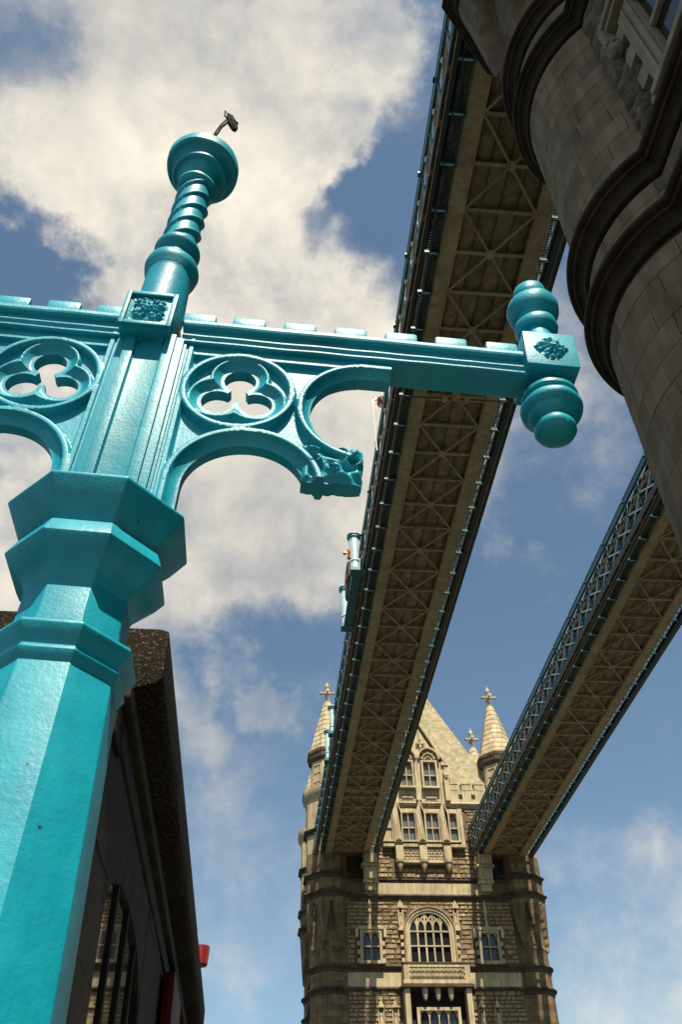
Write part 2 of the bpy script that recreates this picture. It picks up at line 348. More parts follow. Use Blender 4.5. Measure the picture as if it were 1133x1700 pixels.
# --- pierced tracery: depth field on a fine grid, edge vertices pulled onto the outline
def grid_relief(S0, S1, W0, W1, res, sdf, depth, name, mirror=False, double=True, backd=0.0):
    ns = int((S1-S0)/res)+1; nw = int((W1-W0)/res)+1
    s = np.linspace(S0, S1, ns); w = np.linspace(W0, W1, nw); SS, WW = np.meshgrid(s, w, indexing='ij')
    cs = (SS[:-1, :-1]+SS[1:, 1:])/2; cw = (WW[:-1, :-1]+WW[1:, 1:])/2
    keep = sdf(cs, cw) < 0
    used = np.zeros((ns, nw), int)
    used[:-1, :-1] += keep; used[1:, :-1] += keep; used[:-1, 1:] += keep; used[1:, 1:] += keep
    bnd = (used > 0) & (used < 4)
    PS, PW = SS.copy(), WW.copy(); e = 1e-4
    for _ in range(4):
        d = sdf(PS, PW); gs = (sdf(PS+e, PW)-d)/e; gw = (sdf(PS, PW+e)-d)/e; n2 = gs*gs+gw*gw+1e-6
        PS = np.where(bnd, PS-np.clip(d*gs/n2, -res, res), PS); PW = np.where(bnd, PW-np.clip(d*gw/n2, -res, res), PW)
    bad = np.hypot(PS-SS, PW-WW) > 1.3*res
    PS = np.where(bad, SS, PS); PW = np.where(bad, WW, PW)
    D = depth(PS, PW)
    idx = -np.ones((ns, nw), int); m = used > 0; idx[m] = np.arange(m.sum()); nv = int(m.sum())
    xs, zs, ds = PS[m], PW[m], D[m]
    V = np.stack([xs, -ds, zs], 1); Vb = np.stack([xs, ds if double else np.full_like(ds, backd), zs], 1)
    ii, jj = np.nonzero(keep)
    Fq = np.stack([idx[ii, jj], idx[ii+1, jj], idx[ii+1, jj+1], idx[ii, jj+1]], 1)
    Fb = (Fq+nv)[:, ::-1]
    kp = np.pad(keep, 1)
    sides = []
    for i, j in zip(ii, jj):
        a, b, c, d = idx[i, j], idx[i+1, j], idx[i+1, j+1], idx[i, j+1]
        if not kp[i+1, j]: sides.append((a, b, b+nv, a+nv))
        if not kp[i+2, j+1]: sides.append((b, c, c+nv, b+nv))
        if not kp[i+1, j+2]: sides.append((c, d, d+nv, c+nv))
        if not kp[i, j+1]: sides.append((d, a, a+nv, d+nv))
    VV = np.concatenate([V, Vb])
    if mirror: VV[:, 0] *= -1
    g = MB(); g.v = [tuple(map(float, p)) for p in VV]; g.f = [tuple(map(int, q)) for q in Fq]+[tuple(map(int, q)) for q in Fb]+[tuple(map(int, q)) for q in sides]; g.mi = [0]*len(g.f)
    return g.mesh(name, 'teal_paint', smooth=50)
C1 = (.485, 4.035); R1 = .24; C2 = (.960, 4.520); R2 = .245; CC = (.405, 4.575)
LOB = [(CC[0]+.094*math.cos(R(a)), CC[1]+.094*math.sin(R(a))) for a in (90, 210, 330)]
def dc(s, w, c): return np.hypot(s-c[0], w-c[1])
def boxd(s, w, s0, s1, w0, w1):
    return np.maximum(np.maximum(s0-s, s-s1), np.maximum(w0-w, w-w1))
def sdf_hole(s, w):
    d = dc(s, w, CC)-.043
    for l in LOB: d = np.minimum(d, dc(s, w, l)-.068)
    return d
def sdf_web(s, w):
    d = boxd(s, w, 0.05, 1.055, 3.785, 4.90)
    d = np.maximum(d, R1-dc(s, w, C1))
    d = np.maximum(d, -np.maximum(boxd(s, w, .485, 3, 3, 4.10), -1e9))
    d = np.maximum(d, -boxd(s, w, .245, 3, 3, C1[1]))
    d = np.maximum(d, R2-dc(s, w, C2))
    d = np.maximum(d, -boxd(s, w, .90, 3, 3, 4.34))
    d = np.maximum(d, -boxd(s, w, C2[0], 3, 3, C2[1]+R2))
    return np.maximum(d, -sdf_hole(s, w))
def sm(t): t = np.clip(t, 0, 1); return t*t*(3-2*t)
def rib(d, w0, ws, hi, lo): return lo+(hi-lo)*(1-sm((d-w0)/ws))
def depth_web(s, w):
    base = np.full_like(s, .026)
    d1 = np.where(w > C1[1], dc(s, w, C1), np.abs(C1[0]-s)); r1 = rib(np.abs(d1-.296), .009, .022, .066, .0)
    in1 = np.where(d1 < .296, .024+.042*np.clip((d1-R1)/(.296-R1), 0, 1)**1.7, 0)
    d2 = np.where(s < C2[0], dc(s, w, C2), np.abs(w-C2[1])); r2 = rib(np.abs(d2-.290), .008, .02, .066, .0)
    in2 = np.where(d2 < .290, .024+.042*np.clip((d2-R2)/(.290-R2), 0, 1)**1.7, 0)
    dC = dc(s, w, CC); rg = rib(np.abs(dC-.228), .009, .02, .066, 0)
    dl = np.min([dc(s, w, l) for l in LOB], axis=0)-.118
    inside = dC < .228
    rl = np.where(inside, rib(np.abs(dl), .003, .022, .055, 0), 0)
    dh = sdf_hole(s, w)
    il = np.where(inside & (dl < 0), .020+.036*np.clip(dh/.050, 0, 1)**1.5, 0)
    ps = rib(np.abs(s-.172), .008, .02, .062, 0); psf = np.where(s < .172, .055, 0)
    ring_pocket = np.where(inside & (dl >= 0), .030, 0)
    d = np.max([base, r1, in1, r2, in2, rg, rl, il, ps, psf, ring_pocket], axis=0)
    # cavettos win over the flat field inside the arches, ribs of the ring do not cross them
    d = np.where((d1 < .286) & (w > 3.9), np.minimum(d, np.maximum(in1, r1)), d)
    d = np.where((d2 < .280) & (s < 1.1), np.minimum(d, np.maximum(in2, r2)), d)
    d = np.where(w > 4.80, np.maximum(d, .05), d)
    return np.maximum(d, .012)
for mir in (False, True):
    me = grid_relief(0.05, 1.07, 3.78, 4.905, 0.0052, sdf_web, depth_web, 'tracery_web', mirror=mir)
    link('tracery_web', me, lamp, (U0, 0, 0))
# carved leaf block hanging at the cusp of each arm
def fbm(s, w, k, seed):
    o = np.zeros_like(s); it = np.nditer(s, flags=['multi_index'])
    for _ in it:
        i = it.multi_index; o[i] = mnoise.fractal(Vector((float(s[i])*k+seed, float(w[i])*k, seed*1.7)), 0.9, 2.0, 3)
    return o
LBC = (.822, 4.195); LH = .100
EYES = [(.749,4.212,.021),(.827,4.168,.021),(.903,4.210,.023),(.856,4.258,.016)]
def sdf_lobe(s, w):
    ang = (s*61+w*37)
    d = np.maximum(np.abs(s-LBC[0])-.122, np.abs(w-LBC[1])-LH)
    d = d+.006*np.abs(np.sin(s*42+.6))*(w < LBC[1])+.005*np.abs(np.sin(w*48))*(s > LBC[0])-.003
    # keep the upper left corner open for the arm
    return d
def depth_lobe(s, w):
    q1 = (s-LBC[0])*.78+(w-LBC[1])*.62; q2 = -(s-LBC[0])*.62+(w-LBC[1])*.78
    base = .050+.011*np.sin(q2*70+2.2*np.sin(q1*22))+.010*np.cos(q1*52+1.0)+.010*fbm(s, w, 7, 3.3)
    edge = sm(-np.maximum(np.abs(s-LBC[0])-.122, np.abs(w-LBC[1])-LH)/.030)
    base = .034+(base-.034)*edge
    for ex, ew, er in EYES:
        dd = np.hypot(s-ex, (w-ew)*1.15)
        base = np.where(dd < er*1.9, base*.4+.6*.050, base)+.019*np.exp(-((dd-er*1.2)/(er*.38))**2)-.036*np.exp(-(dd/(er*.72))**4)
    # groove between the two leaves
    gl = np.abs((s-.70)*.55+(w-4.27)*.83); base = base-.014*np.exp(-(gl/.012)**2)
    return np.maximum(base, .016)
lob_me = [grid_relief(.69, .955, 4.08, 4.31, .005, sdf_lobe, depth_lobe, 'carved_leaf_block', mirror=m_) for m_ in (False, True)]
for me in lob_me: link('carved_leaf_block', me, lamp, (U0, 0, 0))

# --- pilaster between the webs
g = MB()
pilp = [(-.150,.066),(-.138,.066),(-.138,.084),(-.105,.084),(-.105,.102),(-.062,.102),(-.055,.085),(.055,.085),(.062,.102),(.105,.102),(.105,.084),(.138,.084),(.138,.066),(.150,.066)]
poly = [(U0+a, -d) for a, d in pilp]+[(U0+a, d) for a, d in reversed(pilp)]
g.prism(poly, 3.79, 4.86, 'xy')
g.build('pilaster', 'teal_paint', lamp, bevel=0.003, smooth=25)
n = 14; arc = [(.055*math.cos(math.pi*k/n), .045*math.sin(math.pi*k/n)) for k in range(n+1)]
for sgn in (-1, 1):
    g = MB()
    v = [(U0+x, sgn*.101, 4.78+z) for x, z in arc]+[(U0+x, sgn*.101, 4.845) for x, z in arc]+[(U0+x, sgn*.084, 4.78+z) for x, z in arc]
    m_ = n+1
    g.add(v, [(i, i+1, m_+i+1, m_+i) for i in range(n)]+[(i, i+1, 2*m_+i+1, 2*m_+i) for i in range(n)])
    g.build('panel_head', 'teal_paint', lamp, smooth=30)
# --- main beam, both sides of the block
bp = [(.02,4.852),(.070,4.852),(.076,4.858),(.076,4.866),(.060,4.874),(.056,4.884),(.056,4.892),(.066,4.900),(.070,4.906),(.070,4.914),(.058,4.922),(.056,4.936),(.060,4.950),(.088,4.958),(.092,4.968),(.088,4.992),(.074,5.004),(.0,5.006)]
pts = [(-d, w) for d, w in bp[:-1]]+[(d, w) for d, w in reversed(bp[:-1])]
for a, b in ((U0+.12, 1.70), (-1.65, U0-.12)):
    g = MB(); K = 60; m_ = len(pts); v = []
    for k in range(K+1):
        u = a+(b-a)*k/K
        for (d, w) in pts:
            q = mnoise.noise(Vector((u*6, d*9, w*9)))*.0022
            v.append((u, d*(1+q*6), w+q))
    f = [(k*m_+i, k*m_+(i+1) % m_, (k+1)*m_+(i+1) % m_, (k+1)*m_+i) for k in range(K) for i in range(m_)]
    g.add(v, f); g.build('beam', 'teal_paint', lamp, smooth=28)
mer = MB(); mer.box(-.074, .074, -.080, .080, 0, .070)
mer_me = mer.mesh('merlon', 'teal_paint', smooth=30, bevel=.014)
for u in (.205, .430, .660, .893, 1.125, 1.355, 1.590): link('merlon', mer_me, lamp, (u, 0, 4.992), (0, random.uniform(-.01, .01), 0))
for u in (-.185, -.405, -.63, -.86, -1.09, -1.32, -1.55): link('merlon', mer_me, lamp, (u, 0, 4.992), (0, random.uniform(-.01, .01), 0))
# --- rosettes
def rosette(size, name, seed):
    n = 64; x = np.linspace(-1, 1, n); X, Y = np.meshgrid(x, x, indexing='ij'); r = np.hypot(X, Y); t = np.arctan2(Y, X)
    def gb(cx, cy, r0, a_): return a_*np.exp(-(((X-cx)**2+(Y-cy)**2)/(r0*r0))**1.3)
    h = np.full_like(X, .04)
    for k in range(8):
        q = 2*math.pi*k/8+.2*seed; rr_ = .50+.07*math.sin(5*k+seed); h = np.maximum(h, .04+gb(rr_*math.cos(q), rr_*math.sin(q), .17+.06*math.sin(3*k+seed), .44+.08*math.cos(7*k)))
    for k in range(4):
        q = math.pi/4+k*math.pi/2; h = np.maximum(h, .04+gb(.80*math.cos(q), .80*math.sin(q), .15, .34))
        for e_ in (-.40, .36): h = np.maximum(h, .04+gb((.74+e_*.1)*math.cos(q+e_), (.74-.1*e_)*math.sin(q+e_), .13+.03*math.sin(9*k+e_*5), .30)); h = np.maximum(h, .03+gb(.30*math.cos(q+e_), .30*math.sin(q+e_), .13, .50))
    h = np.maximum(h, .04+gb(0, .06, .27, .72)); h = h-gb(0, .06, .10, .25)
    h += .09*fbm(X, Y, 3.1, seed)
    h *= 1-sm((np.maximum(abs(X), abs(Y))-.82)/.18); h = np.maximum(h, 0)
    V = [(X[i, j]*size, -h[i, j]*size*.62, Y[i, j]*size) for i in range(n) for j in range(n)]
    Fc = [(i*n+j, (i+1)*n+j, (i+1)*n+j+1, i*n+j+1) for i in range(n-1) for j in range(n-1)]
    g = MB(); g.add(V, Fc); return g.mesh(name, 'teal_paint', smooth=60)
def ros_block(cu, cw, hw, hh, hd, frame, rot=0.0):
    g = MB(); g.box(cu-hw, cu+hw, -hd+(.014 if frame else 0), hd-(.014 if frame else 0), cw-hh, cw+hh)
    if frame:
        for sg in (-1, 1):
            y0, y1 = sg*(hd-.014), sg*(hd+.004)
            fr = .020
            g.box(cu-hw-.002, cu-hw+fr, y0, y1, cw-hh-.002, cw+hh+.002); g.box(cu+hw-fr, cu+hw+.002, y0, y1, cw-hh-.002, cw+hh+.002)
            g.box(cu-hw+fr, cu+hw-fr, y0, y1, cw-hh-.002, cw-hh+fr); g.box(cu-hw+fr, cu+hw-fr, y0, y1, cw+hh-fr, cw+hh+.002)
    b = g.build('boss_block', 'teal_paint', lamp, bevel=.005, smooth=30)
    return b
blk = ros_block(-.003, 4.945, .112, .118, .165, True)
ros = rosette(.088, 'rosette', 2.0)
for sg in (0, math.pi): 
    link('rosette', ros, blk, (-.003, -.150 if sg == 0 else .150, 4.945), (0, 0, sg))
ros2 = rosette(.080, 'rosette', 5.0)
for cu in (1.800, -1.75):
    b2 = ros_block(cu, 4.985, .120, .118, .125, False)
    for k in range(4):
        a = k*math.pi/2
        link('rosette', ros2, b2, (cu+(.117*math.sin(a)), -.122*math.cos(a), 4.985), (0, R(45), a) if k % 2 == 0 else (0, 0, a))
    # turned finial above and pendant below
    def wob(r, z, t): return r*(1+.010*math.sin(3*t+z*40)+.007*math.sin(7*t-z*23))
    up = [(.108,5.09),(.104,5.12),(.088,5.155),(.074,5.195),(.068,5.235),(.068,5.250),(.088,5.254),(.098,5.266),(.104,5.290),(.101,5.314),(.090,5.328),(.078,5.332),(.076,5.344),(.082,5.352),(.086,5.372),(.094,5.376),(.112,5.392),(.124,5.420),(.128,5.450),(.122,5.478),(.108,5.492),(.080,5.500),(.062,5.508),(.058,5.522),(.070,5.530),(.082,5.552),(.084,5.585),(.078,5.615),(.060,5.640),(.03,5.652),(.001,5.656)]
    g = MB(); g.lathe(up, 48, cu, 0, rf=wob, caps=False); g.build('turned_finial', 'teal_paint', lamp, smooth=35)
    dn = [(.06,4.875),(.066,4.868),(.078,4.838),(.100,4.800),(.122,4.775),(.126,4.770),(.126,4.750),(.118,4.742),(.106,4.740),(.104,4.728),(.112,4.724),(.128,4.712),(.137,4.692),(.135,4.668),(.122,4.650),(.110,4.645),(.106,4.625),(.092,4.608),(.078,4.600),(.070,4.592),(.070,4.584),(.082,4.578),(.090,4.560),(.091,4.540),(.082,4.520),(.060,4.506),(.035,4.500),(.001,4.499)]
    dn = [(r_, 4.872-(4.872-z_)*.93) for r_, z_ in dn]
    g = MB(); g.lathe(dn, 48, cu, 0, rf=wob, caps=False); g.build('turned_pendant', 'teal_paint', lamp, smooth=35)
# --- central twisted finial with its cup
fx = -.003
def wob(r, z, t): return r*(1+.008*math.sin(3*t+z*31)+.005*math.sin(7*t-z*17))
base = [(.115,5.05),(.118,5.10),(.112,5.25),(.108,5.40),(.112,5.43),(.128,5.455),(.134,5.485),(.128,5.515),(.108,5.535),(.090,5.545),(.082,5.58),(.082,5.615),(.096,5.628),(.112,5.645),(.116,5.668),(.108,5.69),(.080,5.70)]
g = MB(); g.lathe(base, 48, fx, 0, rf=wob, caps=False); g.build('finial_base', 'teal_paint', lamp, smooth=45)
def tw(r, z, t):
    ph = ((z-5.70)/.128 - 1.5*t/math.pi) % 1.0
    return r+.010*math.exp(-((ph-.12)/.10)**2)-.006*max(0, ph-.15)
tz = np.linspace(5.69, 6.32, 110)
g = MB(); g.lathe([(.086, float(z)) for z in tz], 56, fx, 0, rf=tw, caps=False); g.build('twisted_shaft', 'teal_paint', lamp, smooth=60)
cup = [(.084,6.295),(.100,6.303),(.110,6.318),(.110,6.336),(.100,6.346),(.090,6.352),(.090,6.366),(.096,6.392),(.110,6.416),(.130,6.436),(.134,6.440),(.156,6.442),(.164,6.452),(.164,6.468),(.152,6.478),(.150,6.492),(.160,6.508),(.176,6.522),(.182,6.526),(.204,6.530),(.214,6.542),(.215,6.600),(.206,6.616),(.186,6.624),(.15,6.628),(.001,6.62)]
cup = [(r_*.95 if r_ > .12 else r_, z_) for r_, z_ in cup]
g = MB(); g.lathe(cup, 56, fx, 0, rf=wob, caps=False); g.build('lantern_cup', 'teal_paint', lamp, smooth=32)

# --- loose cable with a black connector on the cup
def on_ray(px, py, y):
    d = pdir(px, py); return CAM+d*((y-CAM.y)/d.y)
cab = empty('cable_connector', 'small black cable end with connector sticking up from the top of the twisted finial', 'cable', on_ray(362, 220, 2.55))
o0 = Vector(cab.location)
pp = [on_ray(x, y, 2.55)-o0 for x, y in ((352,232),(362,220),(368,211),(377,204),(381,196))]
g = MB(); g.tube(pp, .0075, 8); pp = [on_ray(x, y, 2.57)-o0 for x, y in ((351,230),(360,216),(368,206),(376,199),(379,190),(374,184),(373,192),(379,198))]
g.tube(pp, .005, 8); g.build('cable', 'black_rubber', cab, smooth=50)
g = MB(); cpt = [on_ray(x, y, 2.555)-o0 for x, y in ((379,190),(382,195),(386,205),(389,212),(390,216))]
g.tube(cpt, [.010,.024,.030,.026,.014], 7); g.tube([on_ray(384,200,2.54)-o0, on_ray(393,205,2.54)-o0, on_ray(392,212,2.55)-o0], [.016,.013,.006], 6)
g.build('connector', 'black_rubber', cab, smooth=30)

# ================================================================== LODGE (dark granite) behind the lamp
lodge = empty('granite_lodge', 'low dark granite lodge with broad overhanging cornice and reflecting window behind the lamp post', 'building', (-0.9, 4.9, 0.13))
lo = Vector(lodge.location)
def LB(name, m, *boxes, bevel=0.0, parent=None, smooth=False):
    g = MB()
    for b in boxes: g.box(b[0]-lo.x, b[1]-lo.x, b[2]-lo.y, b[3]-lo.y, b[4]-lo.z, b[5]-lo.z)
    return g.build(name, m, parent or lodge, bevel=bevel, smooth=smooth)
YF, YE = 4.80, 14.3
# wall on the +X side : pilaster, window bay, pier, second bay, pier
for ya, yb in ((YF, 5.46), (7.90, 9.2), (11.0, 13.9)):
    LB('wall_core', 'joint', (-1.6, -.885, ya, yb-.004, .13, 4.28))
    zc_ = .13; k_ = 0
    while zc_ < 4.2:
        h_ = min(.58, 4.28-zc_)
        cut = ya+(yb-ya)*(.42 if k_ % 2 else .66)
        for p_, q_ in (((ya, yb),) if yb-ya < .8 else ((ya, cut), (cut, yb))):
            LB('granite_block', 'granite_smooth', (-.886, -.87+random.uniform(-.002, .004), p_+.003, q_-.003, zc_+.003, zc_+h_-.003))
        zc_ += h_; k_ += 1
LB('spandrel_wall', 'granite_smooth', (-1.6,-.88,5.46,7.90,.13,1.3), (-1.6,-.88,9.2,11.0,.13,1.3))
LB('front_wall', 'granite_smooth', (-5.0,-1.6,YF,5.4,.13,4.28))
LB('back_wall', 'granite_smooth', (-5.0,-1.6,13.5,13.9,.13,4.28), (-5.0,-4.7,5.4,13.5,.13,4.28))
# arched heads of the two bays
for y0, y1 in ((5.46,7.90),(9.2,11.0)):
    g = MB(); n = 16; c = (y0+y1)/2; w_ = (y1-y0)/2-.02; pts_o = []; zc = 3.35
    arch = [(c-w_*math.cos(math.pi*k/n), zc+.50*math.sin(math.pi*k/n)**.7) for k in range(n+1)]
    for k in range(n):
        (a, za), (b, zb) = arch[k], arch[k+1]
        g.prism([(a-lo.y, za-lo.z), (b-lo.y, zb-lo.z), (b-lo.y, 4.28-lo.z), (a-lo.y, 4.28-lo.z)], -1.55-lo.x, -.875-lo.x, 'yz')
    g.box(-1.55-lo.x, -.875-lo.x, y0-lo.y, y0+.02-lo.y, 1.3-lo.z, 4.28-lo.z); g.box(-1.55-lo.x, -.875-lo.x, y1-.02-lo.y, y1-lo.y, 1.3-lo.z, 4.28-lo.z)
    g.build('arched_head', 'granite_smooth', lodge)
    g = MB(); g.box(-.925-lo.x, -.905-lo.x, y0+.02-lo.y, y1-.02-lo.y, 1.3-lo.z, 4.2-lo.z); wd = g.build('window', 'glass_mirror', lodge)
    g = MB()
    q_ = y0
    for q_ in (y0+.62, y0+1.27, y0+1.9):
        if q_ < y1-.2: g.box(-.905-lo.x, -.885-lo.x, q_-.035-lo.y, q_+.035-lo.y, 1.3-lo.z, 4.0-lo.z)
    g.box(-.905-lo.x, -.887-lo.x, y0+.02-lo.y, y1-.02-lo.y, 2.15-lo.z, 2.21-lo.z)
    g.build('window_frame', 'interior_dark', wd)
# bands under the cornice (stepped towards the eave)
LB('frieze', 'granite_smooth', (-5.05,-.85,YF-.02,14.0,4.28,4.44), bevel=.01)
LB('bed_mould', 'granite_smooth', (-5.1,-.79,YF-.05,14.1,4.44,4.56), bevel=.02)
LB('corner_stone', 'granite', (-1.25,-.84,YF-.10,YF+.22,4.18,4.37), bevel=.012)
LB('corner_trim', 'granite', (-1.22,-.862,YF-.035,YF+.0,.13,4.18), bevel=.01)
g = MB(); pf = [(-.84,4.56),(-.66,4.62),(-.63,4.66),(-.625,5.0),(-.68,5.02),(-5.0,5.06),(-5.0,4.56)]
v0 = [(x-lo.x, 4.86-lo.y, z-lo.z) for x, z in pf]; v1 = [(x-lo.x-(.0), 14.25-lo.y, z-lo.z) for x, z in pf]
K = 5; ys = [4.86]+[4.86+(YE-4.86)*k/K for k in range(1, K+1)]
for k in range(K):
    g2 = MB(); a, b = ys[k]+(.004 if k else 0), ys[k+1]-.004
    g2.prism([(x-lo.x, z-lo.z) for x, z in pf], a-lo.y, b-lo.y, 'xz'); g2.build('cornice_stone', 'granite', lodge, bevel=.012, smooth=30)
LB('blocking_course', 'granite', (-5.0,-1.18,5.1,13.8,5.06,5.30), bevel=.02)
# red things at the far end of the lodge
rp = empty('red_wall_box', 'red rounded box, colour darkened for shade, fixed low on the shaded granite lodge wall', 'wall box', (-.83, 10.2, 3.55))
g = MB(); g.box(-.03, .10, -.55, .55, -.75, .72); g.build('box_body', 'shaded_red_paint', rp, bevel=.09, smooth=30)
g = MB(); g.box(.10, .125, -.05, .05, -.3, .3); g.build('box_handle', 'black_rubber', rp, bevel=.006)
rl = on_ray(333, 1586, 14.55)
rlamp = empty('signal_lamp', 'small red signal lamp with white cap just beyond the lodge corner', 'signal lamp', rl)
g = MB(); g.lathe([(.001,-.17),(.10,-.15),(.115,-.13),(.13,.08),(.13,.12),(.001,.125)], 20); g.build('lamp_body', 'red_paint', rlamp, smooth=30)
g = MB(); g.lathe([(.02,.12),(.02,.15),(.05,.19),(.035,.29),(.01,.34),(.001,.345)], 16); ob = g.build('lamp_cap', 'white_paint', rlamp, smooth=40); ob.location = (-.10, 0, .02)
g = MB(); g.tube([(0,0,-.17),(0,0,-.30),(-.35,0,-.38)], .02, 8); g.build('bracket', 'black_rubber', rlamp)

# ================================================================== WALKWAYS
BAY = 1.872; Y0w = 9.4; NB = 39; ZW = 33.5
def inst(parent, name, me, x, y, z, sx=1):
    return link(name, me, parent, (x, y, z), scale=(sx, 1, 1) if sx != 1 else None)
def walkway(X0, label):
    W = empty('walkway', label, 'walkway', (X0+8.45, Y0w, ZW), group='high level walkways between the towers')
    # local: x centre 0 , y from 0 , z 0 = soffit
    L_ = BAY*NB
    segs = [(0, 16.98-.05), (17.02, 58.55), (58.63, L_)]
    for a, b in segs:
        for sg in (-1, 1):
            g = MB(); g.box(sg*1.42, sg*2.05, a, b, 0, .06); g.box(sg*1.44, sg*1.56, a, b, .06, .62); g.box(sg*1.91, sg*2.03, a, b, .06, .62)
            q = a+.8
            while q < b-.3:
                g.box(sg*1.45, sg*2.02, q, q+.30, -.014, .0); q += BAY*3
            # plate edge lips
            g.box(sg*1.42, sg*1.47, a, b, -.02, .0); g.box(sg*2.0, sg*2.05, a, b, -.02, .0)
            g.build('soffit_girder', 'soffit_paint', W)
    cb = MB(); cb.box(-1.44, 1.44, -.075, .075, .05, .075); cb.box(-1.44, 1.44, -.018, .018, .075, .34); cbm = cb.mesh('cross_beam', 'soffit_paint')
    dg = []
    for sg in (-1, 1):
        g = MB(); g.bar((-sg*1.40, .06, .035), (sg*1.40, 2*BAY-.06, .035), .10, .03); g.bar((-sg*1.40, .06, .085), (sg*1.40, 2*BAY-.06, .085), .02, .10)
        dg.append(g.mesh('diagonal_brace', 'soffit_paint'))
    gs = MB(); gs.lathe([(.001,-.012),(.22,-.012),(.22,.02),(.001,.02)], 8); gsm = gs.mesh('gusset_plate', 'soffit_paint')
    # bulging floor trough plates
    tp = MB(); n = 6; wd = .705
    for k in range(n):
        a = -wd/2+wd*k/n; b = -wd/2+wd*(k+1)/n
        za = .33-.10*math.cos(math.pi*a/wd)**.7 if abs(a) < wd/2-.001 else .33
        zb = .33-.10*math.cos(math.pi*b/wd)**.7 if abs(b) < wd/2-.001 else .33
        tp.add([(a*.97, .02, za), (b*.97, .02, zb), (b*.97, BAY-.02, zb), (a*.97, BAY-.02, za), (a*.97, .02, za+.02), (b*.97, .02, zb+.02), (b*.97, BAY-.02, zb+.02), (a*.97, BAY-.02, za+.02)],
               [(0,1,2,3),(7,6,5,4)])
    tpm = tp.mesh('floor_plate', 'soffit_plate')
    br = MB()   # outrigger: two thin flats with slots between
    br.box(0, .80, -.07, -.035, .02, .13); br.box(0, .80, .035, .07, .02, .13); br.box(0, .80, -.075, .075, .13, .145); br.box(.0, .10, -.09, .09, -.01, .16); br.box(.50,.56,-.035,.035,.02,.10)
    brm = br.mesh('outrigger_bracket', 'teal_steel')
    lp = MB(); lp.box(.12, .46, -.03, .03, .035, .045); lp.box(.54, .66, -.03, .03, .035, .045)  # pale plates put the brightness of the slots into paint
    lpm = lp.mesh('bright_slot_plate', 'pale_blue_paint')
    for i in range(NB+1):
        y = i*BAY
        if i > 0 or True: inst(W, 'cross_beam', cbm, 0, y, 0)
        for sg in (-1, 1):
            b_ = inst(W, 'outrigger_bracket', brm, sg*2.05, y+.12, 0, sg)
            inst(b_, 'bright_slot_plate', lpm, 0, 0, 0)
        if i < NB:
            for k in range(4): inst(W, 'floor_plate', tpm, (k-1.5)*.715, y, 0)
            if i % 2 == 0 and i < NB-1:
                for d in dg: inst(W, 'diagonal_brace', d, 0, y, 0)
            if i % 2 == 1: inst(W, 'gusset_plate', gsm, 0, y, .03)
    # floor closing above plates
    g = MB(); g.box(-2.05, 2.05, 0, L_, .62, .80); g.build('floor_deck', 'dark_steel', W)
    g = MB(); g.box(-2.05, 2.05, 0, L_, 2.70, 2.95); g.prism([(-2.3,2.95),(2.3,2.95),(0,3.9)], 0, L_, 'xz'); g.build('walkway_roof', 'dark_steel', W)
    # joints between girder segments
    for q in (17.0, 58.59):
        g = MB(); g.box(-1.42, 1.42, q-.16, q-.05, .03, .30); g.box(-1.42, 1.42, q+.05, q+.16, .03, .30)
        g.box(-.62, -.40, q-.22, q+.22, -.03, .05); g.box(.40, .62, q-.22, q+.22, -.03, .05); g.build('expansion_joint', 'soffit_paint', W)
    # netting and debris sheets under the outer gaps
    for sg in (-1, 1):
        if sg > 0:
            g = MB(); g.box(2.40, 3.02, 0, L_, .165, .20); g.box(2.98, 3.04, 0, L_, .20, .55); g.build('apron_plate', 'dark_steel', W)
        g = MB(); x0, x1 = 2.07, (2.62 if sg < 0 else 2.40)
        nl = 6
        for k in range(nl): 
            x = x0+(x1-x0)*k/(nl-1); g.box(sg*x-.006, sg*x+.006, 0, L_, .16, .172)
        q = 0
        while q < L_: g.box(sg*x0, sg*x1, q-.006, q+.006, .173, .184); q += .117
        tag(g.build('safety_netting', 'netting', W), kind='stuff')
        dx = -.30 if sg < 0 else -.24   # the inner side hangs closer in
        sheet = MB(); K = int(L_/.25); A = []
        for k in range(K+1):
            y = L_*k/K
            A.append([(sg*(2.08+.40*j/5), y, .22+.09*mnoise.noise(Vector((y*1.7, j*1.9, X0+sg)))+.03*j*(j % 2)) for j in range(6)])
        v = [p for r_ in A for p in r_]; f = [(k*6+j, k*6+j+1, (k+1)*6+j+1, (k+1)*6+j) for k in range(K) for j in range(5)]
        sheet.add(v, f)
        if sg < 0: sheet.build('crumpled_sheeting', 'plastic_sheet', W)
        # outer girder (bottom chord) with a thin pale pipe and rust patches
        g = MB()
        if sg < 0: g.box(-2.86, -2.70, 0, L_, 0.0, .04); g.box(-2.80, -2.75, 0, L_, .04, .50); g.box(-3.03, -2.89, 0, L_, .10, .50)
        else: g.box(2.48, 2.72, 0, L_, 0.0, .04); g.box(2.56, 2.62, 0, L_, .04, .16); g.box(2.78, 2.96, 0, L_, .10, .50)
        g.build('bottom_chord', 'dark_steel', W)
        px_ = -2.875 if sg < 0 else 2.75
        g = MB(); g.tube([(px_, 0, .02), (px_, L_, .02)], .022, 6); g.build('service_pipe', 'soffit_paint', W)
        g = MB(); g.box(sg*3.20, sg*3.24, 0, L_, .46, .62); g.box(sg*3.12, sg*3.26, 0, L_, 2.42, 2.80); g.box(sg*3.14, sg*3.28, 0, L_, 2.80, 2.86)
        g.build('top_chord', 'teal_steel', W, loc=(sg*dx, 0, 0))
        rs = MB(); rs.box(sg*3.19, sg*3.335, -.13, .13, .04, .11); rsm = rs.mesh('rust_patch', 'rust')
        tb = MB(); tb.box(sg*3.24, sg*3.34, -.16, .16, .34, .62); tbm = tb.mesh('edge_plate', 'teal_steel')
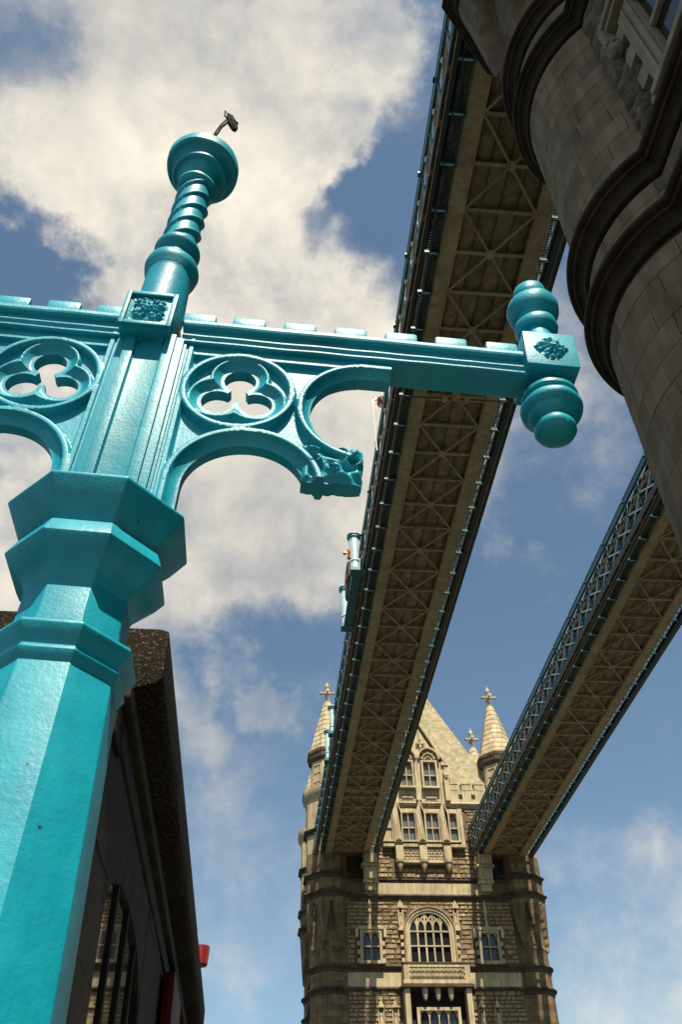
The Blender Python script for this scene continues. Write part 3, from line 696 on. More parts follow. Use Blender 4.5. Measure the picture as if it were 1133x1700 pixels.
        bt = MB(); bt.box(sg*3.26, sg*3.36, -.10, .10, 2.62, 2.72); btm = bt.mesh('chord_bolt', 'teal_steel')
        ps = MB(); ps.box(sg*3.13, sg*3.21, -.055, .055, .62, 2.42); ps.box(sg*3.21, sg*3.225, -.03, .03, .7, 2.35); psm = ps.mesh('lattice_post', 'teal_steel')
        mr = MB(); mr.box(sg*3.10, sg*3.18, .05, BAY-.05, 1.66, 1.74); mr.box(sg*3.10, sg*3.14, .05, BAY-.05, 1.16, 1.2); mrm = mr.mesh('lattice_rail', 'pale_stone')
        d1 = MB(); d1.bar((sg*3.17, .07, .66), (sg*3.17, BAY-.07, 1.64), .05, .10); d1.bar((sg*3.15, BAY-.07, .66), (sg*3.15, .07, 1.64), .04, .10); d1m = d1.mesh('lattice_diagonal', 'pale_blue_paint')
        d2 = MB(); d2.bar((sg*3.17, .07, 1.76), (sg*3.17, BAY-.07, 2.40), .04, .07); d2.bar((sg*3.15, BAY-.07, 1.76), (sg*3.15, .07, 2.40), .03, .07); d2m = d2.mesh('lattice_diagonal', 'soffit_paint')
        bs = MB(); bs.lathe([(.001,0),(.10,0),(.11,.03),(.08,.06),(.001,.07)], 10); 
        for v_i in range(len(bs.v)): 
            x, y, z = bs.v[v_i]; bs.v[v_i] = (sg*(3.2+z), y, x)
        bsm = bs.mesh('lattice_boss', 'white_paint')
        gl = MB(); gl.box(sg*3.02, sg*3.05, .06, BAY-.06, .62, 2.42); glm = gl.mesh('window_pane', 'glass_dark')
        for i in range(NB+1):
            y = i*BAY
            if sg < 0: inst(W, 'rust_patch', rsm, sg*dx, y+.5, 0)
            if i % 2 == 0 and sg < 0: inst(W, 'chord_bolt', btm, sg*dx, y, 0)
            if sg < 0: inst(W, 'edge_plate', tbm, sg*dx, y+1.1, 0)
            inst(W, 'lattice_post', psm, sg*dx, y, 0)
            if i < NB:
                inst(W, 'lattice_rail', mrm, sg*dx, y, 0)
                inst(W, 'lattice_diagonal', d1m, sg*dx, y, 0); inst(W, 'lattice_diagonal', d2m, sg*dx, y, 0)
                inst(W, 'lattice_boss', bsm, sg*dx, y+BAY/2, 2.06)
                if sg < 0: inst(W, 'window_pane', glm, sg*dx, y, 0)
    return W
walkway(0.0, 'long steel walkway overhead in the middle, nearer one, passing behind the lamp arm')
walkway(14.75, 'long steel walkway at right, ending above the far tower\'s right side')

# pylons, crest and flag on the left edge of the nearer walkway
def pylon(x, y, z0, z1, label, r=.22):
    x += .0
    P = empty('blue_pylon', label, 'pylon', (x, y, z0), group='pale blue pylons on the walkway edge'); h = z1-z0
    g = MB(); g.lathe([oc(r*.8,.0),oc(r*.8,h*.22),oc(r*.95,h*.24),oc(r*.95,h*.27),oc(r*.72,h*.29),oc(r,h*.86)], 8, phase=R(22.5)); g.build('pylon_shaft', 'pale_blue_paint', P)
    g = MB(); g.lathe([oc(r,h*.86),oc(r*1.25,h*.875),oc(r*1.25,h*.90),oc(r*1.1,h*.905),oc(r*1.35,h*.925),oc(r*1.35,h*.955),oc(r*1.1,h*.965),oc(r*.9,h*.97)], 8, phase=R(22.5)); cp = g.build('pylon_cap', 'teal_steel', P)
    bm_ = MB(); 
    for k in range(8):
        a = R(45*k); bm_.lathe([(.001,h*.96),(r*.28,h*.96),(r*.28,h),(.001,h)], 6, r*.95*math.cos(a), r*.95*math.sin(a))
    bm_.build('cap_crenel', 'pale_blue_paint', cp)
    g = MB(); g.box(-.30, 5.62-x, -.32, .32, -.12, .10); g.box(-.2, 5.62-x, -.12, .12, .10, .9); g.build('pylon_bracket', 'teal_steel', P)
    return P
pylon(5.02, 39.6, 33.55, 36.35, 'pale blue octagonal pylon nearest the viewer, with teal cap, at the walkway edge', .30)
pylon(5.02, 45.4, 33.7, 36.9, 'pale blue pylon with teal cap standing just beyond the gold topped crest', .28)
pylon(5.27, 58.8, 33.6, 35.9, 'pale blue pylon before the left tower spire, nearer of the pair', .25)
pylon(5.27, 63.0, 33.6, 36.2, 'pale blue pylon before the left tower spire, farther of the pair', .25)
cr = empty('gilded_crest', 'shield crest topped by gold crosses on the walkway edge between pale blue pylons', 'crest', (4.92, 42.5, 33.75))
g = MB(); g.prism([(-1.1,.9),(-1.1,2.0),(-.5,2.35),(.5,2.35),(1.1,2.0),(1.1,.9),(.6,.25),(0,0),(-.6,.25)], -.10, .06, 'yz'); g.build('crest_panel', 'dark_string', cr)
g = MB(); g.box(.02, .68, -2.6, 2.6, -.12, -.04); g.box(-.04, .03, -2.7, 2.7, -.14, .16); g.box(.1, .16, -2.6, 2.6, .16, .8); g.build('crest_ledge', 'teal_steel', cr)
g = MB(); g.box(-.13, -.10, -.12, .12, .3, 2.1); g.box(-.13, -.101, -.75, .75, 1.2, 1.45); g.build('red_cross', 'red_paint', cr)
g = MB(); g.tube([(0,-1.0,2.2),(0,-1.0,2.95)], .05, 8); g.tube([(-.02,-1.32,2.62),(-.02,-.68,2.62)], .06, 8)
for q in ((-1.32,2.62),(-.68,2.62),(-1.0,3.0),(-1.0,2.35)): g.lathe([(.001,q[1]-.11),(.09,q[1]-.07),(.12,q[1]),(.09,q[1]+.07),(.001,q[1]+.11)], 10, 0, q[0])
g.tube([(-.25,-1.0,2.72),(.2,-1.0,2.72)], .05, 8); g.lathe([(.001,2.62),(.11,2.66),(.12,2.74),(.08,2.82),(.001,2.83)], 10, -.28, -1.0)
g.build('gold_cross', 'gold', cr, smooth=40)
# flag pole
fp = on_ray(617, 652, 30.5); fx_ = 5.25
fl = empty('flag_pole', 'thin pale flagpole with limp white and red flag at the walkway edge', 'flag', (fx_, 30.6, 34.2))
top = fp.z
g = MB(); g.tube([(0,0,0),(fp.x-fx_,-.1,top-34.2+.25)], [.035,.018], 8); g.lathe([(.001,-.04),(.05,0),(.001,.05)], 8, fp.x-fx_, -.1); 
g.build('pole', 'white_paint', fl)
g = MB(); n = 12; v = []
for i in range(n+1):
    for j in range(7):
        x = .04+.85*i/n; z = (top-34.2)-.10-.55*j/6-.18*i/n
        v.append((fp.x-fx_+x, .10*math.sin(x*9+j*.5)+.03*j, z+.05*math.sin(i*.9+j)))
g.add(v, [(i*7+j, i*7+j+1, (i+1)*7+j+1, (i+1)*7+j) for i in range(n) for j in range(6)])
fo = g.build('flag', ['flag_cloth', 'red_paint'], fl, smooth=60)
for k, p in enumerate(fo.data.polygons):
    i, j = k//6, k % 6
    p.material_index = 1 if (j in (2, 3) and i > 1) or (i in (4, 5)) else 0

# ================================================================== TOWERS
RING = [(-.05,-.52),(.03,-.52),(.07,-.50),(.09,-.46),(.07,-.42),(.04,-.40),(.03,-.36),(.04,-.30),(.09,-.24),(.15,-.21),(.155,-.19),(.20,-.19),(.23,-.17),(.24,-.13),(.22,-.10),(.215,-.085),(.29,-.08),(.335,-.05),(.345,.0),(.33,.05),(.26,.10),(.06,.22),(-.05,.24)]
def ringprof(r, z, k=1.0, kz=1.0): return [(r+o*k, z+h*k*kz) for o, h in RING]
def oct_r(a, t, ph=R(22.5)):
    q = (t-ph) % (math.pi/4)-math.pi/8 if False else ((t+R(22.5)) % R(45))-R(22.5)
    return a/math.cos(q)
def broach_mesh(name, m, rc, ao, z0, z1, zb, zt):
    """round shaft turning into an octagon with pointed notches"""
    g = MB(); n = 96; zs = [z0]+list(np.linspace(zb-.02, zt+.02, 26))+[z1]
    def rf(r, z, t):
        q = abs(((t+R(22.5)) % R(45))-R(22.5))/R(22.5)      # 0 at facet centre, 1 at corner
        o = oct_r(ao, t)
        if z <= zb: return rc
        if z >= zt: return o
        lim = 1-(z-zb)/(zt-zb)                               # proud where q > lim
        s_ = min(1, max(0, (q-lim)/.05+.5))
        if z < zb+.4: s_ = max(s_, 1-(z-zb)/.4)
        grow = .45+.55*(z-zb)/(zt-zb)
        inner = rc-.10
        return inner+(rc+(o-rc)*grow-inner)*s_
    g.lathe([(rc, float(z)) for z in zs], n, rf=rf, caps=False)
    return g.mesh(name, m, smooth=35)
def uv_cyl(me): add_uv(me, lambda c, nn: (math.atan2(c.y, c.x)*2.0, c.z))
def cross_finial(parent, x, y, z, h, m='pale_stone', name='stone_cross'):
    g = MB(); s_ = h/2.6
    g.lathe([(.20*s_,0),(.22*s_,.10*s_),(.34*s_,.22*s_),(.36*s_,.34*s_),(.22*s_,.42*s_),(.15*s_,.6*s_),(.14*s_,1.0*s_),(.16*s_,1.9*s_),(.26*s_,2.05*s_),(.24*s_,2.25*s_),(.15*s_,2.42*s_),(.04*s_,2.6*s_),(.001,2.9*s_)], 10)
    for ax in (0, 1):
        a = (-.78*s_, 0, 1.35*s_) if ax == 0 else (0, -.78*s_, 1.35*s_); b = tuple(-q if i < 2 else q for i, q in enumerate(a))
        g.tube([a, tuple(q*.62 if i < 2 else q for i, q in enumerate(a)), tuple(q*.62 if i < 2 else q for i, q in enumerate(b)), b], [.20*s_, .12*s_, .12*s_, .20*s_], 8)
    g.lathe([(.001,1.1*s_),(.26*s_,1.2*s_),(.30*s_,1.35*s_),(.26*s_,1.5*s_),(.001,1.6*s_)], 8)
    return g.build(name, m, parent, loc=(x, y, z), smooth=40)

# ---------------- far tower
XL, XR, YW = 6.95, 24.65, 81.8
XC = (XL+XR)/2; YT = 83.2; YB = 92.6
FT = empty('bridge_tower', 'sunlit gothic stone bridge tower with spired turrets at the far end of the walkways', 'tower', (XC, (YT+YB)/2, 0.0))
fo_ = Vector(FT.location)
def FB(name, m, boxes, bevel=0, parent=None, smooth=False, kind=None, off=None):
    g = MB()
    for b in boxes: g.box(b[0]-fo_.x, b[1]-fo_.x, b[2]-fo_.y, b[3]-fo_.y, b[4], b[5])
    o = g.build(name, m, parent or FT, bevel=bevel, smooth=smooth)
    if kind: o['kind'] = kind
    return o
# core walls with UV so ashlar joints read
g = MB(); g.box(XL-fo_.x, XR-fo_.x, YW+.02-fo_.y, YB+1.4-fo_.y, -.1, 38.7); g.box(XL-1.4-fo_.x, XR+1.4-fo_.x, YT-fo_.y, YB-fo_.y, -.1, 38.7)
cw_ = g.build('wall', 'ashlar_far', FT); add_uv(cw_.data, lambda c, nn: ((c.x if abs(nn.y) > .5 else c.y), c.z))
# rock faced coursed blocks on the river front
openings = [(13.35,17.85,24.0,28.2),(14.2,17.0,28.0,28.75),(9.4,11.35,24.0,27.05),(19.9,21.85,24.0,27.05),(13.2,18.3,32.85,34.5),(11.9,19.75,34.45,38.15),(12.95,18.65,15,22.6),
            (8.2,23.6,22.3,24.35),(8.2,23.6,29.75,31.45),(11.9,12.9,24.2,28.0)][:-1]
FB('joint_backing', 'joint_far', [(8.3,23.4,YW-.01,YW+.10,8.0,38.4)])
g = MB(); z = 8.0; row = 0
while z < 38.4:
    h = random.choice((.28,.34,.38,.44)); x = 8.3+random.uniform(-.6, 0)
    while x < 23.4:
        w_ = random.uniform(.4, 1.05); a, b = max(x, 8.3), min(x+w_, 23.4); c0, c1 = z+.025, z+h-.025
        if b-a > .15 and not any(a < o[1] and b > o[0] and c0 < o[3] and c1 > o[2] for o in openings):
            p = random.uniform(.03, .13); q = [random.uniform(.04, .15) for _ in range(4)]; i_ = .06
            v = [(a+.015-fo_.x, YW+.03-fo_.y, c0), (b-.015-fo_.x, YW+.03-fo_.y, c0), (b-.015-fo_.x, YW+.03-fo_.y, c1), (a+.015-fo_.x, YW+.03-fo_.y, c1),
                 (a+i_-fo_.x, YW-q[0]-fo_.y, c0+i_*.8), (b-i_-fo_.x, YW-q[1]-fo_.y, c0+i_*.8), (b-i_-fo_.x, YW-q[2]-fo_.y, c1-i_*.8), (a+i_-fo_.x, YW-q[3]-fo_.y, c1-i_*.8)]
            g.add(v, [(0,1,5,4),(1,2,6,5),(2,3,7,6),(3,0,4,7),(4,5,6,7)])
        x += w_
    z += h; row += 1
tag(g.build('rock_faced_stone', 'rock_far', FT), kind='stuff')
# turrets
LEV_T = [22.35, 24.1, 30.2, 31.8]
RC, AO = 1.78, 2.14
bro = broach_mesh('turret_broach', 'ashlar_far', RC, AO, 24.1, 33.8, 25.4, 29.4); uv_cyl(bro)
low = MB(); low.lathe([(RC,-.1),(RC,24.2)], 48, caps=False); low = low.mesh('turret_shaft', 'ashlar_far', smooth=60); uv_cyl(low)
upm = MB(); upm.lathe([oc(AO-.02,33.7),oc(AO-.02,39.0),oc(AO+.2,39.3),oc(AO+.35,39.7),oc(AO+.35,40.1),oc(1.66,40.5),oc(1.66,43.2)], 8, phase=R(22.5), caps=False); upm = upm.mesh('turret_drum', 'pale_stone', smooth=25)
eav = MB(); eav.lathe([oc(1.6,43.1),oc(1.75,43.3),oc(1.95,43.5),oc(2.02,43.9),oc(2.08,44.0),oc(2.08,44.3),oc(1.9,44.42),oc(1.5,44.45)], 8, phase=R(22.5), caps=False); eavm = eav.mesh('turret_eave', 'dark_string')
spm = MB(); zz = 44.3; rr = 1.86; K = 10
for k in range(K):
    z1_ = zz+.62; r1_ = 1.86-(1.86-.30)*((k+1)/K)
    spm.lathe([oc(rr+.07, zz), oc(r1_+.03, z1_), oc(r1_-.06, z1_+.002)], 8, phase=R(22.5), caps=False); zz, rr = z1_, r1_
spm.lathe([(.30,zz-.02),(.26,zz+.3),(.001,zz+.35)], 8, caps=False)
spm = spm.mesh('turret_spire', 'pale_stone')
den = MB()
for k in range(8):
    a = R(45*k); 
    for j in range(-2, 3):
        x, y = 1.98, j*.30
        den.box(x-.12, x+.06, y-.1, y+.1, 44.28, 44.52) if k == 0 else den.add([(math.cos(a)*px_-math.sin(a)*py_, math.sin(a)*px_+math.cos(a)*py_, pz_) for px_, py_, pz_ in [(x-.12,y-.1,44.28),(x+.06,y-.1,44.28),(x+.06,y+.1,44.28),(x-.12,y+.1,44.28),(x-.12,y-.1,44.52),(x+.06,y-.1,44.52),(x+.06,y+.1,44.52),(x-.12,y+.1,44.52)]], [(0,3,2,1),(4,5,6,7),(0,1,5,4),(1,2,6,5),(2,3,7,6),(3,0,4,7)])
denm = den.mesh('eave_crenel', 'pale_stone')
rg = []
for z_, a_ in ((22.35,0),(24.1,0),(14.6,0),(16.3,0)):
    q = MB(); q.lathe(ringprof(RC, z_, .85), 48, caps=False); rg.append(q.mesh('string_ring', 'dark_string', smooth=35))
for z_ in (30.2, 31.85, 36.0):
    q = MB(); q.lathe([oc(r, z) for r, z in ringprof(AO, z_, .85)], 8, phase=R(22.5), caps=False); rg.append(q.mesh('string_ring', 'dark_string', smooth=35))
niche = MB()   # blind gothic panel on each drum facet
for k in range(8):
    a = R(45*k)
    for b in [(-.50,-.40,40.7,42.7),(.40,.50,40.7,42.7),(-.05,.05,40.7,42.2),(-.50,.50,42.7,42.85),(-.42,.42,40.95,41.05),(-.42,-.05,41.9,42.0),(.05,.42,41.9,42.0)]:
        P_ = [(x_, y_, z_) for z_ in (b[2], b[3]) for x_, y_ in ((1.655,b[0]),(1.73,b[0]),(1.73,b[1]),(1.655,b[1]))]
        niche.add([(math.cos(a)*p[0]-math.sin(a)*p[1], math.sin(a)*p[0]+math.cos(a)*p[1], p[2]) for p in P_], [(0,3,2,1),(4,5,6,7),(0,1,5,4),(1,2,6,5),(2,3,7,6),(3,0,4,7)])
nichem = niche.mesh('blind_panel', 'pale_stone')
for (tx, ty) in ((XL,YT),(XR,YT),(XL,YB),(XR,YB)):
    tr = empty('corner_turret', parent=FT, loc=(tx-fo_.x, ty-fo_.y, 0))
    link('turret_shaft', low, tr); link('turret_broach', bro, tr); link('turret_drum', upm, tr); link('turret_eave', eavm, tr); link('eave_crenel', denm, tr)
    link('turret_spire', spm, tr); link('blind_panel', nichem, tr)
    for q in rg: link('string_ring', q, tr)
    cross_finial(tr, 0, 0, 50.3, 2.6)
# string courses along the walls
def wall_sweep(z, k=.85, m='dark_string', pth=None, name='string_course'):
    g = MB(); pth = pth or [(XL-fo_.x, YW-fo_.y), (XR-fo_.x, YW-fo_.y)]
    g.sweep([(o*k, z+h*k) for o, h in RING], pth, 0)
    return g.build(name, m, FT)
for z_ in (14.6,16.3,22.35,24.1,30.0): wall_sweep(z_)
wall_sweep(31.45, .5)
for z_ in (22.35,24.1,30.0,31.45): wall_sweep(z_, .8, pth=[(XL-1.4-fo_.x, YB-fo_.y), (XL-1.4-fo_.x, YT-fo_.y)])
FB('plain_band', 'pale_stone', [(10.0,21.6,YW-.05,YW+.05,30.15,31.15)])
FB('plain_band', 'pale_stone', [(8.3,23.4,YW-.03,YW+.05,22.5,23.7)])
# main cornice and parapet
wall_sweep(38.75, 1.1, 'pale_stone', name='main_cornice')
wall_sweep(38.35, .6, 'dark_string', name='cornice_shadow_mould')
for q in ((XL,12.7),(18.6,XR)): FB('parapet', 'pale_stone', [(*q,YW-.1,YW+.4,38.95,40.2)])
mm = MB(); mm.box(-.45,.45,-.28,.28,0,.62); mm.box(-.50,.50,-.33,.33,.62,.74); mmm = mm.mesh('merlon', 'pale_stone')
lw = MB(); lw.box(-.18,.18,-.04,.04,0,.42); lwm = lw.mesh('slot_shade_plate', 'interior_dark')  # dark plates on the parapet face paint the shade of slots
for k in range(5):
    for x in (19.25+k*1.28, 12.35-k*1.28):
        if 8.3 < x < 23.9:
            link('merlon', mmm, FT, (x-fo_.x, YW+.15-fo_.y, 40.2)); link('slot_shade_plate', lwm, FT, (x+.64-fo_.x, YW-.1-fo_.y, 39.35))
# roofs
g = MB(); 
xa, xb, ya, yb = 11.0, 21.0, YW+1.0, YB+.4
v = [(XL+.6,YW+.9,40.3),(XR-.6,YW+.9,40.3),(XR-.6,YB+.5,40.3),(XL+.6,YB+.5,40.3),(XL+.6,88,47.2),(XR-.6,88,47.2)]
g.add([(p[0]-fo_.x,p[1]-fo_.y,p[2]) for p in v], [(0,1,5,4),(1,2,5),(2,3,4,5),(3,0,4)])
rf_ = g.build('wing_roof', 'roof_slate', FT); add_uv(rf_.data, lambda c, nn: (c.x, c.z*1.3))
g = MB(); v = [(7.3,YW+.95,40.3),(24.2,YW+.95,40.3),(24.2,YB+.2,40.3),(7.3,YB+.2,40.3),(14.6,87.6,57.0),(16.9,87.6,57.0),(16.9,88.6,57.0),(14.6,88.6,57.0)]
v = [(p[0]-fo_.x,p[1]-fo_.y,p[2]) for p in v]; g.add(v, [(0,1,5,4),(1,2,6,5),(2,3,7,6),(3,0,4,7),(4,5,6,7)])
rf_ = g.build('steep_roof', 'roof_slate', FT); add_uv(rf_.data, lambda c, nn: (c.x, c.z*1.1))
cross_finial(FT, 0, 0, 57.0, 3.0)
FB('roof_hatch', 'pale_stone', [(19.3,19.9,YW+1.1,YW+2.2,41.0,42.2)])
# ---- window helper
def gothic_window(x0, x1, z0, z1, nl, ntr, y, frame=.22, pointed=True, arch=0.0, name='window', mat_f='pale_stone', glass='glass_far', depth=.35):
    """lights nl wide, transoms at fractions ntr; glass set back"""
    w = MB(); w.box(x0-fo_.x, x1-fo_.x, y+depth-fo_.y, y+depth+.05-fo_.y, z0, z1); wn = w.build(name, glass if z0 > 30 else 'glass_dark', FT)
    g = MB(); f = frame
    X = lambda a: a-fo_.x
    y0, y1 = y-.06-fo_.y, y+depth-fo_.y
    g.box(X(x0-f), X(x0), y0, y1, z0, z1); g.box(X(x1), X(x1+f), y0, y1, z0, z1)
    g.box(X(x0-f-.08), X(x1+f+.08), y0-.12, y1, z0-f, z0)
    if not arch: g.box(X(x0-f), X(x1+f), y0, y1, z1, z1+f)
    g.build('window_frame', mat_f, wn)
    lw_ = (x1-x0)/nl; t = .085
    m_ = MB()
    for k in range(1, nl): m_.box(X(x0+k*lw_-t/2), X(x0+k*lw_+t/2), y+.12-fo_.y, y+depth-fo_.y, z0, z1)
    for q in ntr: m_.box(X(x0), X(x1), y+.10-fo_.y, y+depth-.004-fo_.y, z0+(z1-z0)*q-.06, z0+(z1-z0)*q+.06)
    m_.build('mullion', mat_f, wn)
    # little pointed heads in each light
    h_ = MB(); tops = [z1]+([z0+(z1-z0)*ntr[-1]-.06] if False else [])
    for zt in tops:
        for k in range(nl):
            a, b = x0+k*lw_+t/2, x0+(k+1)*lw_-t/2; c = (a+b)/2; hh = lw_*.75; N_ = 6
            for sgn in (-1, 1):
                e = a if sgn < 0 else b
                pts_ = [(e+(c-e)*(1-math.cos(math.pi/2*i/N_)), zt-hh+hh*math.sin(math.pi/2*i/N_)) for i in range(N_+1)]
                for i in range(N_):
                    (pa, za), (pb, zb) = pts_[i], pts_[i+1]
                    h_.prism([(X(pa), za), (X(pb), zb), (X(pb), zt), (X(pa), zt)] if sgn < 0 else [(X(pb), zb), (X(pa), za), (X(pa), zt), (X(pb), zt)], y+.12-fo_.y, y+depth-.01-fo_.y, 'xz')
    h_.build('window_head', mat_f, wn)
    return wn
def opening_box(x0, x1, z0, z1, y): FB('reveal', 'interior_dark', [(x0, x1, y+.36, y+.5, z0, z1)])
# Windows stand proud on a shallow ashlar surround since the core wall is solid: set everything forward of YW
YP = YW-.52
def surround(x0, x1, z0, z1, f, name='surround'):
    FB(name, 'pale_stone', [(x0-f-.0, x0-.22, YP+.12, YW+.05, z0, z1+f), (x1+.22, x1+f, YP+.12, YW+.05, z0, z1+f), (x0-.22, x1+.22, YP+.12, YW+.05, z1+.22, z1+f)])
# big arched window
def arched(x0, x1, z0, zs, z1, y):
    X = lambda a: a-fo_.x; c = (x0+x1)/2; hw = (x1-x0)/2; N_ = 20
    arc = [(c-hw*math.cos(math.pi*k/N_), zs+(z1-zs)*math.sin(math.pi*k/N_)) for k in range(N_+1)]
    g = MB(); g.prism([(X(x0), z0)]+[(X(a), b) for a, b in arc][0:0]+[(X(x1), z0)]+[(X(a), b) for a, b in reversed(arc)], y+.30-fo_.y, y+.36-fo_.y, 'xz'); wn = g.build('arched_window', 'glass_dark', FT)
    # moulded arch rings
    for (r0, r1, d0, d1, nm) in ((0,.20,.0,.30,'arch_moulding'),(.20,.42,-.10,.36,'arch_moulding'),(.42,.58,-.20,.36,'hood_mould')):
        g = MB(); pts0 = [(X(c-(hw+r0)*math.cos(math.pi*k/N_)), zs+(z1-zs+r0)*math.sin(math.pi*k/N_)) for k in range(N_+1)]
        pts1 = [(X(c-(hw+r1)*math.cos(math.pi*k/N_)), zs+(z1-zs+r1)*math.sin(math.pi*k/N_)) for k in range(N_+1)]
        for k in range(N_): g.prism([pts0[k], pts0[k+1], pts1[k+1], pts1[k]], y+d0-fo_.y, y+d1-fo_.y, 'xz')
        g.box(X(x0-r1), X(x0-r0), y+d0-fo_.y, y+d1-fo_.y, z0, zs); g.box(X(x1+r0), X(x1+r1), y+d0-fo_.y, y+d1-fo_.y, z0, zs)
        g.build(nm, 'pale_stone' if nm == 'arch_moulding' else 'rock_far', wn)
    m_ = MB(); nl = 5; lw_ = (x1-x0)/nl
    for k in range(1, nl):
        x = x0+k*lw_; zt = zs+(z1-zs)*math.sqrt(max(0, 1-((x-c)/hw)**2)); m_.box(X(x-.075), X(x+.075), y+.10-fo_.y, y+.30-fo_.y, z0, zt)
    for zt in (z0+1.35, z0+2.55): m_.box(X(x0), X(x1), y+.07-fo_.y, y+.29-fo_.y, zt-.06, zt+.06)
    m_.build('mullion', 'pale_stone', wn)
    t_ = MB()
    for k in range(nl):   # tracery: arches within arches and small stars
        cx = x0+(k+.5)*lw_; hw2 = lw_*.5
        for s_ in (-1, 1):
            pa = [(cx+s_*hw2*math.cos(math.pi/2*i/6)*(1.0), z0+2.75+.75*math.sin(math.pi/2*i/6)) for i in range(7)]
            for i in range(6): t_.bar((X(pa[i][0]), y+.18-fo_.y, pa[i][1]), (X(pa[i+1][0]), y+.18-fo_.y, pa[i+1][1]), .16, .09, up=(0,1,0))
        for s_ in (-1, 1):
            zt0 = z0+3.5; x1_ = cx+s_*hw2*.9; ztop = zs+(z1-zs)*math.sqrt(max(0.05, 1-min(1, abs((x1_-c)/hw))**2))
            t_.bar((X(cx), y+.18-fo_.y, zt0), (X(x1_), y+.18-fo_.y, min(zt0+.75, ztop)), .14, .08, up=(0,1,0))
    t_.build('tracery', 'pale_stone', wn)
arched(13.85, 17.35, 24.35, 26.9, 28.45, YP+.10)
for k in range(4):
    for x0 in (13.0, 17.9): FB('jamb_quoin', 'pale_stone', [(x0,x0+.3,YP+.1,YW,24.4+.62*k,24.4+.62*k+.31)])
# pinnacled niches beside the arch
for x in (13.15, 18.15):
    g = MB(); X = x-fo_.x; Yy = YW-.25-fo_.y
    g.box(X-.18, X+.18, Yy-.05, Yy+.3, 27.2, 27.45); g.box(X-.28, X+.28, Yy-.12, Yy+.3, 27.0, 27.2)
    g.box(X-.24, X-.12, Yy, Yy+.3, 27.45, 28.9); g.box(X+.12, X+.24, Yy, Yy+.3, 27.45, 28.9); g.box(X-.26, X+.26, Yy-.1, Yy+.3, 28.9, 29.15)
    g.lathe([(.10,27.45),(.14,27.7),(.10,28.1),(.07,28.3),(.1,28.45),(.001,28.6)], 8, X, Yy+.12)
    g.prism([(X-.26,29.15),(X+.26,29.15),(X,29.6)], Yy-.05, Yy+.25, 'xz')
    g.build('niche', 'pale_stone', FT)
# flanking windows
for x0, x1 in ((9.65,11.1),(20.15,21.6)):
    wn = gothic_window(x0, x1, 24.45, 26.75, 2, (.52,), YP+.06, .24)
    FB('hood_mould', 'pale_stone', [(x0-.45,x1+.45,YP-.08,YW,27.0,27.22),(x0-.62,x0-.38,YP-.08,YW,26.35,27.1),(x1+.38,x1+.62,YP-.08,YW,26.35,27.1)], parent=None)
    for k in range(3):
        for q in (x0-.48, x1+.24): FB('jamb_quoin', 'pale_stone', [(q,q+.24,YP+.1,YW,24.3+.7*k,24.3+.7*k+.36)])
    c = (x0+x1)/2-fo_.x
    g = MB(); g.lathe([(.22,27.2),(.26,27.35),(.12,27.5),(.10,28.4),(.2,28.55),(.2,28.7),(.12,28.8),(.11,29.3),(.001,29.7)], 8, c, YW-.2-fo_.y); g.build('statue_niche', 'pale_stone', FT)
# balcony
bal = FB('balcony_slab', 'pale_stone', [(12.85,18.75,YW-1.35,YW,22.45,22.75)], bevel=.03)
FB('balcony_rail', 'pale_stone', [(12.95,18.65,YW-1.30,YW-1.05,23.75,24.0),(12.95,13.4,YW-1.32,YW-1.0,22.75,23.75),(18.2,18.65,YW-1.32,YW-1.0,22.75,23.75),(12.95,13.2,YW-1.0,YW,22.75,24.0),(18.4,18.65,YW-1.0,YW,22.75,24.0),(13.4,18.2,YW-1.12,YW-1.06,22.75,23.75)], parent=bal)
g = MB()
for k in range(12):
    a = 13.45+k*.395; c = a+.2
    for (p, q) in (((a,22.85),(c,23.3)),((c,23.3),(a+.395,22.85)),((a,23.3),(c,23.7)),((c,23.7),(a+.395,23.3)),((a,22.8),(a,23.72))):
        g.bar((p[0]-fo_.x, YW-1.22-fo_.y, p[1]), (q[0]-fo_.x, YW-1.22-fo_.y, q[1]), .14, .07, up=(0,1,0))
g.build('pierced_tracery', 'pale_stone', bal)
FB('dark_cornice', 'dark_string', [(12.7,18.9,YW-1.42,YW,22.2,22.42),(12.75,18.85,YW-1.36,YW-1.0,24.02,24.14)], parent=bal)
for x in (14.7, 15.8, 16.9):
    g = MB(); g.lathe([(.001,21.2),(.14,21.35),(.22,21.6),(.26,21.9),(.26,22.2)], 8, x-fo_.x, YW-.9-fo_.y)
    g.build('corbel_pendant', 'pale_stone', bal)
# oriel below the balcony
FB('oriel_shade_panel', 'interior_dark', [(13.4,18.2,YW-.10,YW-.02,14.8,22.1)])  # dark panel before the solid wall paints the shade of a recess
for q in (12.95, 18.2): FB('oriel_column', 'pale_stone', [(q,q+.45,YW-1.15,YW-.02,15.5,22.15)], bevel=.04)
gothic_window(14.2, 17.4, 17.0, 20.6, 4, (.5,), YW-.55, .25)
for x in (11.0,12.2,19.5,20.9):
    g = MB(); X = x-fo_.x; Yy = YW-.2-fo_.y
    g.box(X-.22,X+.22,Yy-.1,Yy+.2,18.6,18.9); g.lathe([(.16,18.9),(.2,19.3),(.14,19.9),(.1,20.2),(.13,20.4),(.001,20.55)], 8, X, Yy); g.prism([(X-.26,20.9),(X+.26,20.9),(X,21.5)], Yy-.15, Yy+.2, 'xz'); g.box(X-.26,X-.18,Yy,Yy+.2,18.9,20.9); g.box(X+.18,X+.26,Yy,Yy+.2,18.9,20.9)
    g.build('niche', 'pale_stone', FT)
